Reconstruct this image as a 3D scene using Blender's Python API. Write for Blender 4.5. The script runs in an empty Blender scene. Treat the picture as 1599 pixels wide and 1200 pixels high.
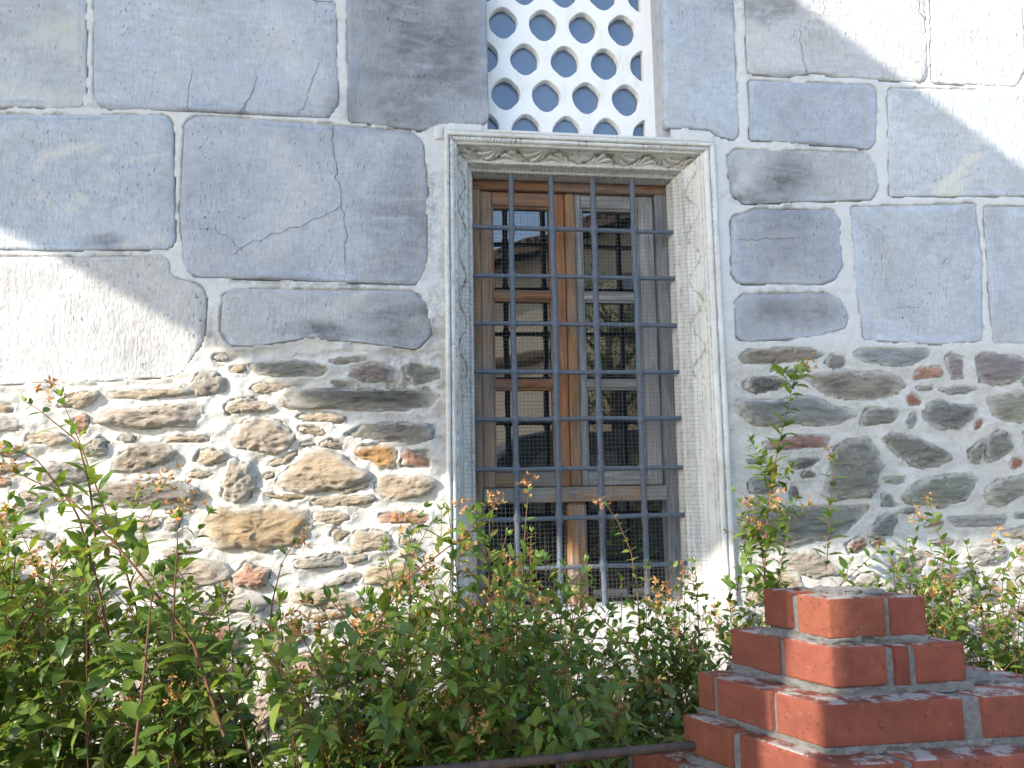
import bpy, bmesh, math, random, time
import numpy as np
from mathutils import Vector, Matrix

T0 = time.time()
scene = bpy.context.scene
col = scene.collection
R0 = math.radians
rng = np.random.default_rng(7)
random.seed(7)

# ------------------------------------------------------------------ camera
EYE = np.array([0.0, -2.4, 1.5])
PITCH, YAW, ROLL = R0(6.65), R0(8.07), R0(-0.98)
FPX, CX, CY = 1200.0, 799.5, 600.0
_fw = np.array([math.sin(YAW)*math.cos(PITCH), math.cos(YAW)*math.cos(PITCH), math.sin(PITCH)])
_ri = np.array([math.cos(YAW), -math.sin(YAW), 0.0])
_up = np.cross(_ri, _fw)
CR = math.cos(ROLL)*_ri + math.sin(ROLL)*_up
CU = -math.sin(ROLL)*_ri + math.cos(ROLL)*_up
cam = bpy.data.cameras.new('camera')
cam.sensor_fit = 'HORIZONTAL'; cam.sensor_width = 36.0
cam.lens = FPX/1599.0*36.0
cam.clip_start = 0.02; cam.clip_end = 500.0
camo = bpy.data.objects.new('camera', cam); col.objects.link(camo)
camo.matrix_world = Matrix(((CR[0], CU[0], -_fw[0], EYE[0]), (CR[1], CU[1], -_fw[1], EYE[1]),
                            (CR[2], CU[2], -_fw[2], EYE[2]), (0, 0, 0, 1)))
scene.camera = camo

# ------------------------------------------------------------------ sky, sun, exposure
SUN = np.array([-1.0, -0.60, 0.575]); SUN = SUN/np.linalg.norm(SUN)      # towards the sun
world = bpy.data.worlds.new('World'); scene.world = world; world.use_nodes = True
wn = world.node_tree.nodes; wl = world.node_tree.links
sky = wn.new('ShaderNodeTexSky'); sky.sky_type = 'NISHITA'; sky.sun_disc = False
sky.sun_elevation = math.asin(SUN[2]); sky.sun_rotation = math.atan2(SUN[0], SUN[1])
sky.air_density = 1.0; sky.dust_density = 0.6; sky.ozone_density = 1.0
wl.new(sky.outputs['Color'], wn['Background'].inputs['Color'])
wn['Background'].inputs['Strength'].default_value = 0.15
sd = bpy.data.lights.new('sun', 'SUN'); sd.energy = 2.45; sd.angle = R0(0.53); sd.color = (1.0, 0.92, 0.80)
so = bpy.data.objects.new('sun', sd); col.objects.link(so)
so.rotation_euler = Vector(-SUN).to_track_quat('-Z', 'Y').to_euler()
scene.view_settings.view_transform = 'Standard'; scene.view_settings.look = 'None'
scene.view_settings.gamma = 1.0; scene.view_settings.use_curve_mapping = False
scene.view_settings.exposure = 2.05

# ------------------------------------------------------------------ helpers
def W(px, py, depth=0.0):
    """point of the plane y = depth that the photograph shows at this pixel -> (x, z)"""
    d = (px-CX)/FPX*CR - (py-CY)/FPX*CU + _fw
    p = EYE + d*((depth-EYE[1])/d[1])
    return np.array([p[0], p[2]])
def project(P):
    q = np.asarray(P) - EYE
    w = q@_fw
    return CX + FPX*(q@CR)/w, CY - FPX*(q@CU)/w, w

def _hash(ix, iy, iz, seed):
    h = (ix*374761393 + iy*668265263 + iz*2147483647 + seed*1274126177) & 0xffffffff
    h = ((h ^ (h >> 13))*1274126177) & 0xffffffff
    h = (h ^ (h >> 16)) & 0xffffffff
    return h/4294967295.0
def cross3(a, b):
    return np.array((a[1]*b[2]-a[2]*b[1], a[2]*b[0]-a[0]*b[2], a[0]*b[1]-a[1]*b[0]))
def vnoise2(x, y, seed=0):
    xi = np.floor(x).astype(np.int64); yi = np.floor(y).astype(np.int64)
    xf = x-xi; yf = y-yi; u = xf*xf*(3-2*xf); v = yf*yf*(3-2*yf)
    a = _hash(xi, yi, 0, seed); b = _hash(xi+1, yi, 0, seed); c = _hash(xi, yi+1, 0, seed); d = _hash(xi+1, yi+1, 0, seed)
    a = a+(b-a)*u; c = c+(d-c)*u
    return (a+(c-a)*v)*2-1
def vnoise(x, y, z=0.0, seed=0):
    if isinstance(z, (int, float)):
        return vnoise2(np.asarray(x, float), np.asarray(y, float), seed+int(z*7919))
    x = np.asarray(x, float); y = np.asarray(y, float); z = np.zeros_like(x)+z
    xi = np.floor(x).astype(np.int64); yi = np.floor(y).astype(np.int64); zi = np.floor(z).astype(np.int64)
    xf = x-xi; yf = y-yi; zf = z-zi
    u = xf*xf*(3-2*xf); v = yf*yf*(3-2*yf); w = zf*zf*(3-2*zf)
    r = 0
    for a in (0, 1):
        for b in (0, 1):
            for c in (0, 1):
                r = r + _hash(xi+a, yi+b, zi+c, seed)*(u if a else 1-u)*(v if b else 1-v)*(w if c else 1-w)
    return r*2-1
def fbm(x, y, z=0.0, seed=0, oct=4):
    r = 0; a = 0.5; f = 1.0
    for o in range(oct):
        r = r + a*vnoise(np.asarray(x)*f, np.asarray(y)*f, z if isinstance(z, (int, float)) else np.asarray(z)*f, seed+o*17); a *= 0.5; f *= 2.03
    return r

def mesh(name, verts, faces, mat=None, smooth=True, attr=None):
    me = bpy.data.meshes.new(name)
    me.from_pydata(np.asarray(verts, float).tolist(), [], faces)
    if mat: me.materials.append(mat)
    if smooth: me.polygons.foreach_set('use_smooth', [True]*len(me.polygons))
    if attr:
        for k, val in attr.items():
            a = me.attributes.new(k, 'FLOAT', 'POINT'); a.data.foreach_set('value', np.asarray(val, dtype=np.float32))
    me.update()
    return me
def obj(name, me, parent=None, label=None, cat=None, group=None, kind=None, loc=None, color=None):
    o = bpy.data.objects.new(name, me); col.objects.link(o)
    if parent is not None: o.parent = parent
    if loc is not None: o.location = loc
    if label: o['label'] = label
    if cat: o['category'] = cat
    if group: o['group'] = group
    if kind: o['kind'] = kind
    if color: o.color = (*color, 1.0)
    return o
def empty(name, label, cat, loc=(0, 0, 0), group=None):
    return obj(name, None, None, label, cat, group, None, loc)
def put(o, parent):
    """parent o (built in world coordinates) under an empty that stands at the thing's base"""
    o.parent = parent; o.matrix_parent_inverse = Matrix.Translation(parent.location).inverted()
    return o
def putsub(o, parent):
    """sub-part: its parent part already sits at the world origin"""
    o.parent = parent; o.matrix_parent_inverse = Matrix.Identity(4)
    return o
def box_mesh(name, a, b, mat, bev=0.0, seg=1, smooth=False):
    bm = bmesh.new(); bmesh.ops.create_cube(bm, size=1.0)
    a = np.array(a, float); b = np.array(b, float)
    for v in bm.verts:
        v.co = Vector([a[i] if v.co[i] < 0 else b[i] for i in range(3)])
    if bev > 0: bmesh.ops.bevel(bm, geom=bm.edges[:], offset=bev, segments=seg, affect='EDGES', profile=0.5)
    me = bpy.data.meshes.new(name); bm.to_mesh(me); bm.free(); me.materials.append(mat)
    if smooth: me.polygons.foreach_set('use_smooth', [True]*len(me.polygons))
    return me
def prism_mesh(name, poly, z0, z1, mat, bev=0.0, seg=2):
    bm = bmesh.new()
    lo = [bm.verts.new((p[0], p[1], z0)) for p in poly]; hi = [bm.verts.new((p[0], p[1], z1)) for p in poly]
    n = len(poly)
    bm.faces.new(lo[::-1]); bm.faces.new(hi)
    for i in range(n): bm.faces.new((lo[i], lo[(i+1) % n], hi[(i+1) % n], hi[i]))
    bmesh.ops.recalc_face_normals(bm, faces=bm.faces[:])
    if bev: bmesh.ops.bevel(bm, geom=bm.edges[:], offset=bev, segments=seg, affect='EDGES', profile=0.5)
    me = bpy.data.meshes.new(name); bm.to_mesh(me); bm.free(); me.materials.append(mat)
    return me
def tube_data(pts, rad, ns=6, cap=True):
    pts = np.asarray(pts, float); n = len(pts); rad = np.zeros(n)+rad
    t = np.gradient(pts, axis=0); t /= np.linalg.norm(t, axis=1)[:, None]+1e-9
    ref = np.array([0.31, 0.87, 0.21]); F = []
    A = np.stack([t[:, 1]*ref[2]-t[:, 2]*ref[1], t[:, 2]*ref[0]-t[:, 0]*ref[2], t[:, 0]*ref[1]-t[:, 1]*ref[0]], 1); A /= np.linalg.norm(A, axis=1)[:, None]
    B = np.stack([t[:, 1]*A[:, 2]-t[:, 2]*A[:, 1], t[:, 2]*A[:, 0]-t[:, 0]*A[:, 2], t[:, 0]*A[:, 1]-t[:, 1]*A[:, 0]], 1)
    q = 2*math.pi*np.arange(ns)/ns
    V = (pts[:, None, :]+rad[:, None, None]*(np.cos(q)[None, :, None]*A[:, None, :]+np.sin(q)[None, :, None]*B[:, None, :])).reshape(-1, 3).tolist()
    for i in range(n-1):
        for k in range(ns):
            k2 = (k+1) % ns
            F.append((i*ns+k, i*ns+k2, (i+1)*ns+k2, (i+1)*ns+k))
    if cap:
        F.append(tuple(range(ns))[::-1]); F.append(tuple((n-1)*ns+k for k in range(ns)))
    return V, F
class Bag:
    def __init__(s): s.V = []; s.F = []
    def add(s, V, F):
        o = len(s.V); s.V.extend(V); s.F.extend([tuple(i+o for i in f) for f in F])
    def mesh(s, name, mat, smooth=True): return mesh(name, s.V, s.F, mat, smooth)

# ------------------------------------------------------------------ materials
class NT:
    def __init__(s, name):
        s.m = bpy.data.materials.new(name); s.m.use_nodes = True
        s.t = s.m.node_tree; s.n = s.t.nodes; s.b = s.n['Principled BSDF']; s.out = s.n['Material Output']
    def new(s, t, **kw):
        n = s.n.new(t)
        for k, v in kw.items(): setattr(n, k, v)
        return n
    def link(s, a, b): s.t.links.new(a, b)
    def pos(s, scale=(1, 1, 1), rot=(0, 0, 0)):
        g = s.new('ShaderNodeNewGeometry'); m = s.new('ShaderNodeMapping')
        m.inputs['Scale'].default_value = scale; m.inputs['Rotation'].default_value = rot
        s.link(g.outputs['Position'], m.inputs['Vector']); return m.outputs['Vector']
    def objpos(s, scale=(1, 1, 1)):
        g = s.new('ShaderNodeTexCoord'); m = s.new('ShaderNodeMapping'); m.inputs['Scale'].default_value = scale
        s.link(g.outputs['Object'], m.inputs['Vector']); return m.outputs['Vector']
    def noise(s, vec, scale, detail=4, rough=0.55, dist=0.0):
        n = s.new('ShaderNodeTexNoise'); n.inputs['Scale'].default_value = scale
        n.inputs['Detail'].default_value = detail; n.inputs['Roughness'].default_value = rough
        n.inputs['Distortion'].default_value = dist
        s.link(vec, n.inputs['Vector']); return n.outputs['Fac']
    def voro(s, vec, scale, feat='F1'):
        n = s.new('ShaderNodeTexVoronoi', feature=feat); n.inputs['Scale'].default_value = scale
        s.link(vec, n.inputs['Vector']); return n.outputs['Distance']
    def ramp(s, fac, stops):
        n = s.new('ShaderNodeValToRGB'); e = n.color_ramp.elements
        while len(e) > 1: e.remove(e[-1])
        e[0].position = stops[0][0]; c = stops[0][1]; e[0].color = (c, c, c, 1) if isinstance(c, (int, float)) else (*c, 1)
        for p, c in stops[1:]:
            q = e.new(p); q.color = (c, c, c, 1) if isinstance(c, (int, float)) else (*c, 1)
        s.link(fac, n.inputs['Fac']); return n.outputs['Color']
    def mix(s, fac, a, b, mode='MIX'):
        n = s.new('ShaderNodeMix', data_type='RGBA', blend_type=mode)
        for i, v in ((0, fac), (6, a), (7, b)):
            if isinstance(v, (int, float)): n.inputs[i].default_value = v if i == 0 else (v, v, v, 1)
            elif isinstance(v, tuple): n.inputs[i].default_value = (*v, 1)
            else: s.link(v, n.inputs[i])
        return n.outputs[2]
    def math(s, op, a, b=0.0, clamp=False):
        n = s.new('ShaderNodeMath', operation=op, use_clamp=clamp)
        for i, v in ((0, a), (1, b)):
            if isinstance(v, (int, float)): n.inputs[i].default_value = v
            else: s.link(v, n.inputs[i])
        return n.outputs[0]
    def attr(s, name):
        n = s.new('ShaderNodeAttribute', attribute_name=name); return n.outputs['Fac']
    def bump(s, h, strength, dist, nrm=None):
        n = s.new('ShaderNodeBump'); n.inputs['Strength'].default_value = strength; n.inputs['Distance'].default_value = dist
        s.link(h, n.inputs['Height'])
        if nrm is not None: s.link(nrm, n.inputs['Normal'])
        return n.outputs['Normal']
    def fin(s, colr=None, rough=0.85, nrm=None, spec=0.3, metal=0.0):
        if colr is not None:
            if isinstance(colr, tuple): s.b.inputs['Base Color'].default_value = (*colr, 1)
            else: s.link(colr, s.b.inputs['Base Color'])
        if isinstance(rough, (int, float)): s.b.inputs['Roughness'].default_value = rough
        else: s.link(rough, s.b.inputs['Roughness'])
        s.b.inputs['Specular IOR Level'].default_value = spec; s.b.inputs['Metallic'].default_value = metal
        if nrm is not None: s.link(nrm, s.b.inputs['Normal'])
        return s.m

def mat_ashlar():
    t = NT('grey_marble_ashlar'); v = t.pos(); vs = t.pos((1, 1, 0.35)); vh = t.pos((0.35, 1, 1.0))
    oi = t.new('ShaderNodeObjectInfo').outputs['Color']
    big = t.ramp(t.noise(v, 3.2, 5, 0.6, 0.6), [(0.28, 0.82), (0.52, 1.0), (0.75, 1.15)])
    c = t.mix(1.0, oi, big, 'MULTIPLY')
    c = t.mix(1.0, c, t.ramp(t.noise(v, 30, 6, 0.75), [(0.32, 0.87), (0.5, 1.0), (0.68, 1.08)]), 'MULTIPLY')
    c = t.mix(t.ramp(t.noise(v, 5.0, 4, 0.6), [(0.5, 0.0), (0.72, 0.5)]), c, (0.42, 0.405, 0.37))
    c = t.mix(t.ramp(t.noise(vh, 60, 4, 0.7), [(0.40, 0.22), (0.62, 0.0)]), c, (0.20, 0.205, 0.215))
    # weathering crust
    st = t.attr('stain_shade')
    k = t.math('MULTIPLY', st, t.ramp(t.noise(vh, 26, 6, 0.72, 0.8), [(0.30, 0.15), (0.62, 1.0)]))
    c = t.mix(k, c, (0.085, 0.083, 0.085))
    c = t.mix(t.attr('pale'), c, (0.55, 0.53, 0.46))
    # pits
    pit = t.ramp(t.noise(vs, 150, 3, 0.6), [(0.27, 1.0), (0.36, 0.0)])
    pm = t.ramp(t.noise(v, 6, 3), [(0.42, 0.12), (0.62, 1.0)])
    pitm = t.math('MULTIPLY', pit, pm)
    c = t.mix(t.math('MULTIPLY', pitm, 0.75), c, (0.10, 0.10, 0.105))
    h = t.math('ADD', t.math('MULTIPLY', t.noise(vs, 95, 5, 0.65), 0.8), t.math('MULTIPLY', pitm, -1.0))
    h = t.math('ADD', h, t.math('MULTIPLY', t.noise(v, 24, 4, 0.6), 0.7))
    return t.fin(c, 0.88, t.bump(h, 0.9, 0.008), 0.25)
def mat_rubble():
    t = NT('field_stone'); v = t.pos(); vh = t.pos((0.4, 1, 1.3), (0, 0.15, 0))
    oi = t.new('ShaderNodeObjectInfo').outputs['Color']
    c = t.mix(1.0, oi, t.ramp(t.noise(vh, 16, 6, 0.65, 0.5), [(0.3, 0.75), (0.5, 1.05), (0.72, 1.4)]), 'MULTIPLY')
    c = t.mix(t.ramp(t.noise(v, 11, 3), [(0.5, 0.0), (0.7, 0.5)]), c, t.mix(1.0, oi, (1.15, 1.0, 0.84), 'MULTIPLY'))
    k = t.math('MULTIPLY', t.attr('stain_shade'), t.ramp(t.noise(vh, 24, 5, 0.7), [(0.3, 0.2), (0.6, 0.95)]))
    c = t.mix(k, c, (0.06, 0.058, 0.056))
    # lime smeared from the joints over the edges
    e = t.math('MULTIPLY', t.attr('edge'), t.ramp(t.noise(v, 30, 6, 0.75), [(0.38, 0.0), (0.52, 1.0)]))
    c = t.mix(e, c, (0.56, 0.54, 0.49))
    c = t.mix(t.ramp(t.noise(v, 75, 4, 0.7), [(0.58, 0.0), (0.72, 0.55)]), c, (0.45, 0.43, 0.385))
    h = t.math('ADD', t.noise(vh, 42, 8, 0.78), t.math('MULTIPLY', t.voro(vh, 34), 0.7))
    h = t.math('ADD', h, t.math('MULTIPLY', t.noise(v, 140, 4, 0.7), 0.4))
    return t.fin(c, 0.92, t.bump(h, 1.0, 0.015), 0.15)
def mat_mortar(name='lime_mortar', base=(0.53, 0.515, 0.48)):
    t = NT(name); v = t.pos()
    c = t.mix(t.ramp(t.noise(v, 9, 5, 0.65), [(0.35, 0.0), (0.7, 1.0)]), base, tuple(x*0.80 for x in base))
    c = t.mix(t.ramp(t.noise(v, 45, 5, 0.7), [(0.54, 0.0), (0.70, 0.7)]), c, (0.36, 0.33, 0.28))
    c = t.mix(t.math('MULTIPLY', t.attr('rub'), t.ramp(t.noise(t.pos((0.6, 1, 1.4)), 18, 5, 0.7), [(0.50, 0.0), (0.66, 0.5)])), c, (0.40, 0.35, 0.285))
    c = t.mix(t.math('MULTIPLY', t.math('SUBTRACT', 1.0, t.attr('rub')), 0.55), c, (0.56, 0.57, 0.575))
    k = t.math('MULTIPLY', t.attr('stain_shade'), t.ramp(t.noise(v, 40, 5, 0.75), [(0.42, 0.0), (0.58, 1.0)]))
    c = t.mix(k, c, (0.09, 0.088, 0.085))
    g = t.math('MULTIPLY', t.attr('seam'), t.ramp(t.noise(v, 22, 4, 0.65), [(0.46, 0.0), (0.60, 0.9)]))
    c = t.mix(g, c, (0.15, 0.145, 0.14))
    h = t.math('ADD', t.noise(v, 40, 6, 0.65), t.math('MULTIPLY', t.noise(v, 150, 3, 0.6), 0.35))
    return t.fin(c, 0.92, t.bump(h, 0.8, 0.007), 0.2)
def mat_marble_frame():
    t = NT('weathered_marble'); v = t.pos(); vs = t.pos((1, 1, 0.12))
    c = t.mix(t.ramp(t.noise(v, 7, 5, 0.6), [(0.35, 0.0), (0.7, 1.0)]), (0.60, 0.595, 0.575), (0.49, 0.475, 0.435))
    c = t.mix(t.ramp(t.noise(vs, 70, 5, 0.7), [(0.55, 0.0), (0.72, 0.55)]), c, (0.26, 0.25, 0.225))
    k = t.math('MULTIPLY', t.attr('stain_shade'), t.ramp(t.noise(v, 60, 5, 0.75), [(0.40, 0.1), (0.60, 1.0)]))
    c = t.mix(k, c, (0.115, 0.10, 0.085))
    pit = t.ramp(t.noise(v, 190, 2), [(0.27, 0.7), (0.34, 0.0)])
    c = t.mix(pit, c, (0.17, 0.16, 0.14))
    h = t.math('ADD', t.noise(vs, 90, 5, 0.6), t.math('MULTIPLY', pit, -0.6))
    return t.fin(c, 0.75, t.bump(h, 0.5, 0.003), 0.3)
def mat_plain(name, c, rough=0.85, var=0.2, scale=12, bump=0.3, bd=0.004, spec=0.3, metal=0.0):
    t = NT(name); v = t.pos()
    cc = t.mix(t.noise(v, scale, 5, 0.65), tuple(x*(1-var) for x in c), tuple(min(1, x*(1+var)) for x in c))
    return t.fin(cc, rough, t.bump(t.noise(v, scale*6, 5, 0.65), bump, bd), spec, metal)
def mat_wood():
    t = NT('weathered_wood'); v = t.pos((9, 9, 0.55)); v2 = t.pos()
    oi = t.new('ShaderNodeObjectInfo').outputs['Color']
    gr = t.noise(v, 9, 7, 0.62, 1.2)
    c = t.mix(1.0, oi, t.ramp(gr, [(0.3, 0.45), (0.5, 1.0), (0.7, 1.5)]), 'MULTIPLY')
    # varnish left over in warm patches, the rest bleached grey
    px = t.new('ShaderNodeSeparateXYZ'); t.link(v2, px.inputs[0])
    f = t.ramp(t.noise(t.pos((5, 5, 1.2)), 2.6, 5, 0.7), [(0.42, 0.0), (0.58, 1.0)])
    c = t.mix(t.math('MULTIPLY', f, t.attr('worn')), c, t.mix(gr, (0.12, 0.115, 0.11), (0.33, 0.32, 0.30)))
    return t.fin(c, 0.72, t.bump(gr, 0.5, 0.003), 0.25)
def mat_wood_h():
    t = NT('weathered_wood_rail'); v = t.pos((0.55, 9, 9))
    oi = t.new('ShaderNodeObjectInfo').outputs['Color']
    gr = t.noise(v, 9, 7, 0.62, 1.2)
    c = t.mix(1.0, oi, t.ramp(gr, [(0.3, 0.45), (0.5, 1.0), (0.7, 1.5)]), 'MULTIPLY')
    f = t.ramp(t.noise(t.pos((1.2, 5, 5)), 2.6, 5, 0.7), [(0.42, 0.0), (0.58, 1.0)])
    c = t.mix(t.math('MULTIPLY', f, t.attr('worn')), c, t.mix(gr, (0.12, 0.115, 0.11), (0.33, 0.32, 0.30)))
    return t.fin(c, 0.72, t.bump(gr, 0.5, 0.003), 0.25)
def mat_iron(name, c, rust=0.2):
    t = NT(name); v = t.pos()
    cc = t.mix(t.ramp(t.noise(v, 40, 6, 0.7), [(0.45, 0.0), (0.7, rust)]), c, (0.16, 0.075, 0.035))
    cc = t.mix(t.ramp(t.noise(v, 90, 4, 0.7), [(0.5, 0.0), (0.7, 0.5)]), cc, tuple(min(1, x*2.2) for x in c))
    return t.fin(cc, 0.55, t.bump(t.noise(v, 120, 5, 0.7), 0.5, 0.002), 0.4)
def mat_glass(name, c, ior=1.75):
    t = NT(name); v = t.pos()
    m = t.fin(c, 0.015, t.bump(t.noise(v, 4.0, 2, 0.4), 0.05, 0.02), 0.5)
    t.b.inputs['IOR'].default_value = ior
    return m
def mat_brick():
    t = NT('red_brick'); v = t.pos()
    oi = t.new('ShaderNodeObjectInfo').outputs['Color']
    c = t.mix(1.0, oi, t.ramp(t.noise(v, 22, 6, 0.65), [(0.3, 0.78), (0.55, 1.0), (0.75, 1.22)]), 'MULTIPLY')
    c = t.mix(t.ramp(t.noise(v, 55, 5, 0.7), [(0.62, 0.0), (0.78, 0.35)]), c, (0.34, 0.24, 0.19))
    c = t.mix(t.ramp(t.noise(v, 9, 5, 0.7), [(0.5, 0.0), (0.72, 0.55)]), c, (0.10, 0.045, 0.035))
    g = t.new('ShaderNodeNewGeometry'); sx = t.new('ShaderNodeSeparateXYZ'); t.link(g.outputs['Normal'], sx.inputs[0])
    upf = t.ramp(sx.outputs[2], [(0.55, 0.0), (0.85, 1.0)])
    c = t.mix(t.math('MULTIPLY', upf, t.ramp(t.noise(v, 26, 6, 0.7), [(0.47, 0.0), (0.56, 0.85)])), c, (0.33, 0.31, 0.285))
    sp = t.ramp(t.noise(v, 170, 2), [(0.28, 0.55), (0.34, 0.0)])
    c = t.mix(sp, c, (0.09, 0.03, 0.02))
    h = t.math('ADD', t.noise(v, 70, 6, 0.65), t.math('MULTIPLY', sp, -0.8))
    return t.fin(c, 0.85, t.bump(h, 0.8, 0.004), 0.12)
def mat_leaf():
    t = NT('leaf'); oi = t.new('ShaderNodeObjectInfo'); g = t.new('ShaderNodeNewGeometry')
    r = t.math('FRACT', t.math('ADD', oi.outputs['Random'], g.outputs['Random Per Island']))
    c = t.ramp(r, [(0.0, (0.040, 0.095, 0.024)), (0.3, (0.085, 0.165, 0.030)), (0.55, (0.150, 0.235, 0.040)),
                   (0.82, (0.20, 0.27, 0.048)), (0.95, (0.21, 0.25, 0.06)), (1.0, (0.20, 0.15, 0.05))])
    c = t.mix(t.math('MULTIPLY', t.noise(t.pos(), 60, 3), 0.5), c, (0.09, 0.13, 0.04))
    t.link(c, t.b.inputs['Base Color']); t.b.inputs['Roughness'].default_value = 0.34
    t.b.inputs['Specular IOR Level'].default_value = 0.5
    tr = t.new('ShaderNodeBsdfTranslucent'); t.link(t.mix(1.0, c, (1.7, 1.6, 0.7), 'MULTIPLY'), tr.inputs['Color'])
    mx = t.new('ShaderNodeMixShader'); mx.inputs[0].default_value = 0.40
    t.link(t.b.outputs[0], mx.inputs[1]); t.link(tr.outputs[0], mx.inputs[2]); t.link(mx.outputs[0], t.out.inputs['Surface'])
    return t.m
def mat_calyx():
    t = NT('calyx'); oi = t.new('ShaderNodeObjectInfo'); g = t.new('ShaderNodeNewGeometry')
    r = t.math('FRACT', t.math('ADD', oi.outputs['Random'], g.outputs['Random Per Island']))
    c = t.ramp(r, [(0.0, (0.30, 0.12, 0.035)), (0.5, (0.42, 0.19, 0.055)), (0.8, (0.50, 0.30, 0.10)), (1.0, (0.30, 0.26, 0.07))])
    t.link(c, t.b.inputs['Base Color']); t.b.inputs['Roughness'].default_value = 0.7
    tr = t.new('ShaderNodeBsdfTranslucent'); t.link(c, tr.inputs['Color'])
    mx = t.new('ShaderNodeMixShader'); mx.inputs[0].default_value = 0.3
    t.link(t.b.outputs[0], mx.inputs[1]); t.link(tr.outputs[0], mx.inputs[2]); t.link(mx.outputs[0], t.out.inputs['Surface'])
    return t.m
def mat_carved():
    t = NT('carved_plaster'); v = t.pos()
    c = t.mix(t.noise(v, 14, 5, 0.6), (0.80, 0.79, 0.77), (0.70, 0.69, 0.66))
    c = t.mix(t.ramp(t.noise(t.pos((1, 1, 0.3)), 22, 6, 0.75), [(0.52, 0.0), (0.74, 0.6)]), c, (0.45, 0.43, 0.39))
    return t.fin(c, 0.8, t.bump(t.noise(v, 60, 4, 0.6), 0.25, 0.002), 0.3)

M = dict(ashlar=mat_ashlar(), rubble=mat_rubble(), mortar=mat_mortar(), frame=mat_marble_frame(), wood=mat_wood(), woodh=mat_wood_h(),
         iron=mat_iron('painted_iron', (0.080, 0.106, 0.140), 0.35), rust=mat_iron('rusty_iron', (0.028, 0.024, 0.022), 0.6),
         wire=mat_plain('galvanised_wire', (0.08, 0.085, 0.09), 0.7, 0.2, 30, 0.1, 0.001, 0.4, 0.0),
         glass=mat_glass('old_window_glass', (0.006, 0.007, 0.008), 2.15), skyglass=mat_glass('sky_tinted_glass', (0.085, 0.125, 0.195), 1.75),  # lattice glass: the blue of the reflected sky is put into its base colour
         plaster=mat_carved(), brick=mat_brick(), pmortar=mat_plain('cement_mortar', (0.34, 0.325, 0.305), 0.95, 0.75, 110, 1.0, 0.012),
         leaf=mat_leaf(), calyx=mat_calyx(), stem=mat_plain('stem_bark', (0.14, 0.065, 0.035), 0.8, 0.3, 60),
         soil=mat_plain('soil', (0.13, 0.10, 0.075), 0.95, 0.35, 8, 0.8, 0.02), paving=mat_plain('paving', (0.30, 0.285, 0.26), 0.9, 0.2, 3, 0.3, 0.01),
         crack=mat_plain('crack_shadow', (0.045, 0.045, 0.05), 0.95, 0.3, 80),
         render=mat_plain('tan_render', (0.62, 0.54, 0.42), 0.9, 0.12, 2), white=mat_plain('white_render', (0.62, 0.60, 0.55), 0.9, 0.1, 2),
         tile=mat_plain('roof_tile', (0.15, 0.095, 0.07), 0.85, 0.4, 14), timber=mat_plain('dark_timber', (0.12, 0.07, 0.04), 0.7, 0.3, 20),
         carpaint=mat_plain('dark_car_paint', (0.03, 0.04, 0.055), 0.25, 0.05, 2, 0.0, 0.001, 0.6), rubber=mat_plain('rubber', (0.02, 0.02, 0.02), 0.8),
         asphalt=mat_plain('asphalt', (0.07, 0.07, 0.072), 0.9, 0.2, 30), bark=mat_plain('tree_bark', (0.12, 0.09, 0.065), 0.9, 0.3, 20, 0.8, 0.02))
# ------------------------------------------------------------------ ground
def sheet(name, x0, x1, y0, y1, z, mat, n=2, amp=0.0, kind='structure'):
    xs = np.linspace(x0, x1, n); ys = np.linspace(y0, y1, n); V = []; F = []
    for j in range(n):
        for i in range(n):
            V.append((xs[i], ys[j], z + (amp*float(fbm(xs[i]*3, ys[j]*3, 0, 5)) if amp else 0)))
    for j in range(n-1):
        for i in range(n-1): F.append((j*n+i, j*n+i+1, (j+1)*n+i+1, (j+1)*n+i))
    return obj(name, mesh(name, V, F, mat), kind=kind)
sheet('ground', -120, 120, -120, 60, -0.01, M['paving'])
sheet('road', -60, 60, -8.6, -4.6, -0.004, M['asphalt'])
sheet('planting_bed', -3.2, 3.6, -1.0, 0.02, 0.012, M['soil'], 50, 0.03)

# ------------------------------------------------------------------ stone wall
STAINS = [(660, 60, 120, 130, .75), (620, 170, 90, 40, .6), (625, 340, 55, 110, .55), (610, 420, 70, 30, .5), (625, 505, 60, 45, .75), (500, 520, 70, 14, .8),
          (600, 615, 100, 18, .85), (640, 575, 60, 30, .6), (640, 650, 60, 20, .5), (1200, 15, 90, 40, .6), (1225, 120, 70, 14, .6),
          (1225, 270, 55, 50, .8), (1160, 310, 40, 16, .7), (1220, 350, 80, 45, .45), (1225, 385, 60, 40, .4), (1220, 490, 80, 24, .7), (1280, 230, 80, 10, .6),
          (1215, 325, 70, 8, .7), (165, 378, 32, 12, .8), (600, 205, 60, 8, .8), (675, 500, 12, 60, .7), (672, 330, 10, 90, .7), (1190, 620, 60, 70, .35),
          (1250, 735, 50, 50, .45), (690, 470, 10, 260, .45), (80, 120, 60, 60, .12), (430, 441, 60, 7, .6), (560, 447, 90, 7, .8), (1215, 455, 90, 8, .5),
          (1140, 270, 10, 40, .6), (1300, 600, 30, 20, .6), (200, 395, 60, 6, .6), (340, 177, 180, 5, .6)]
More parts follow.
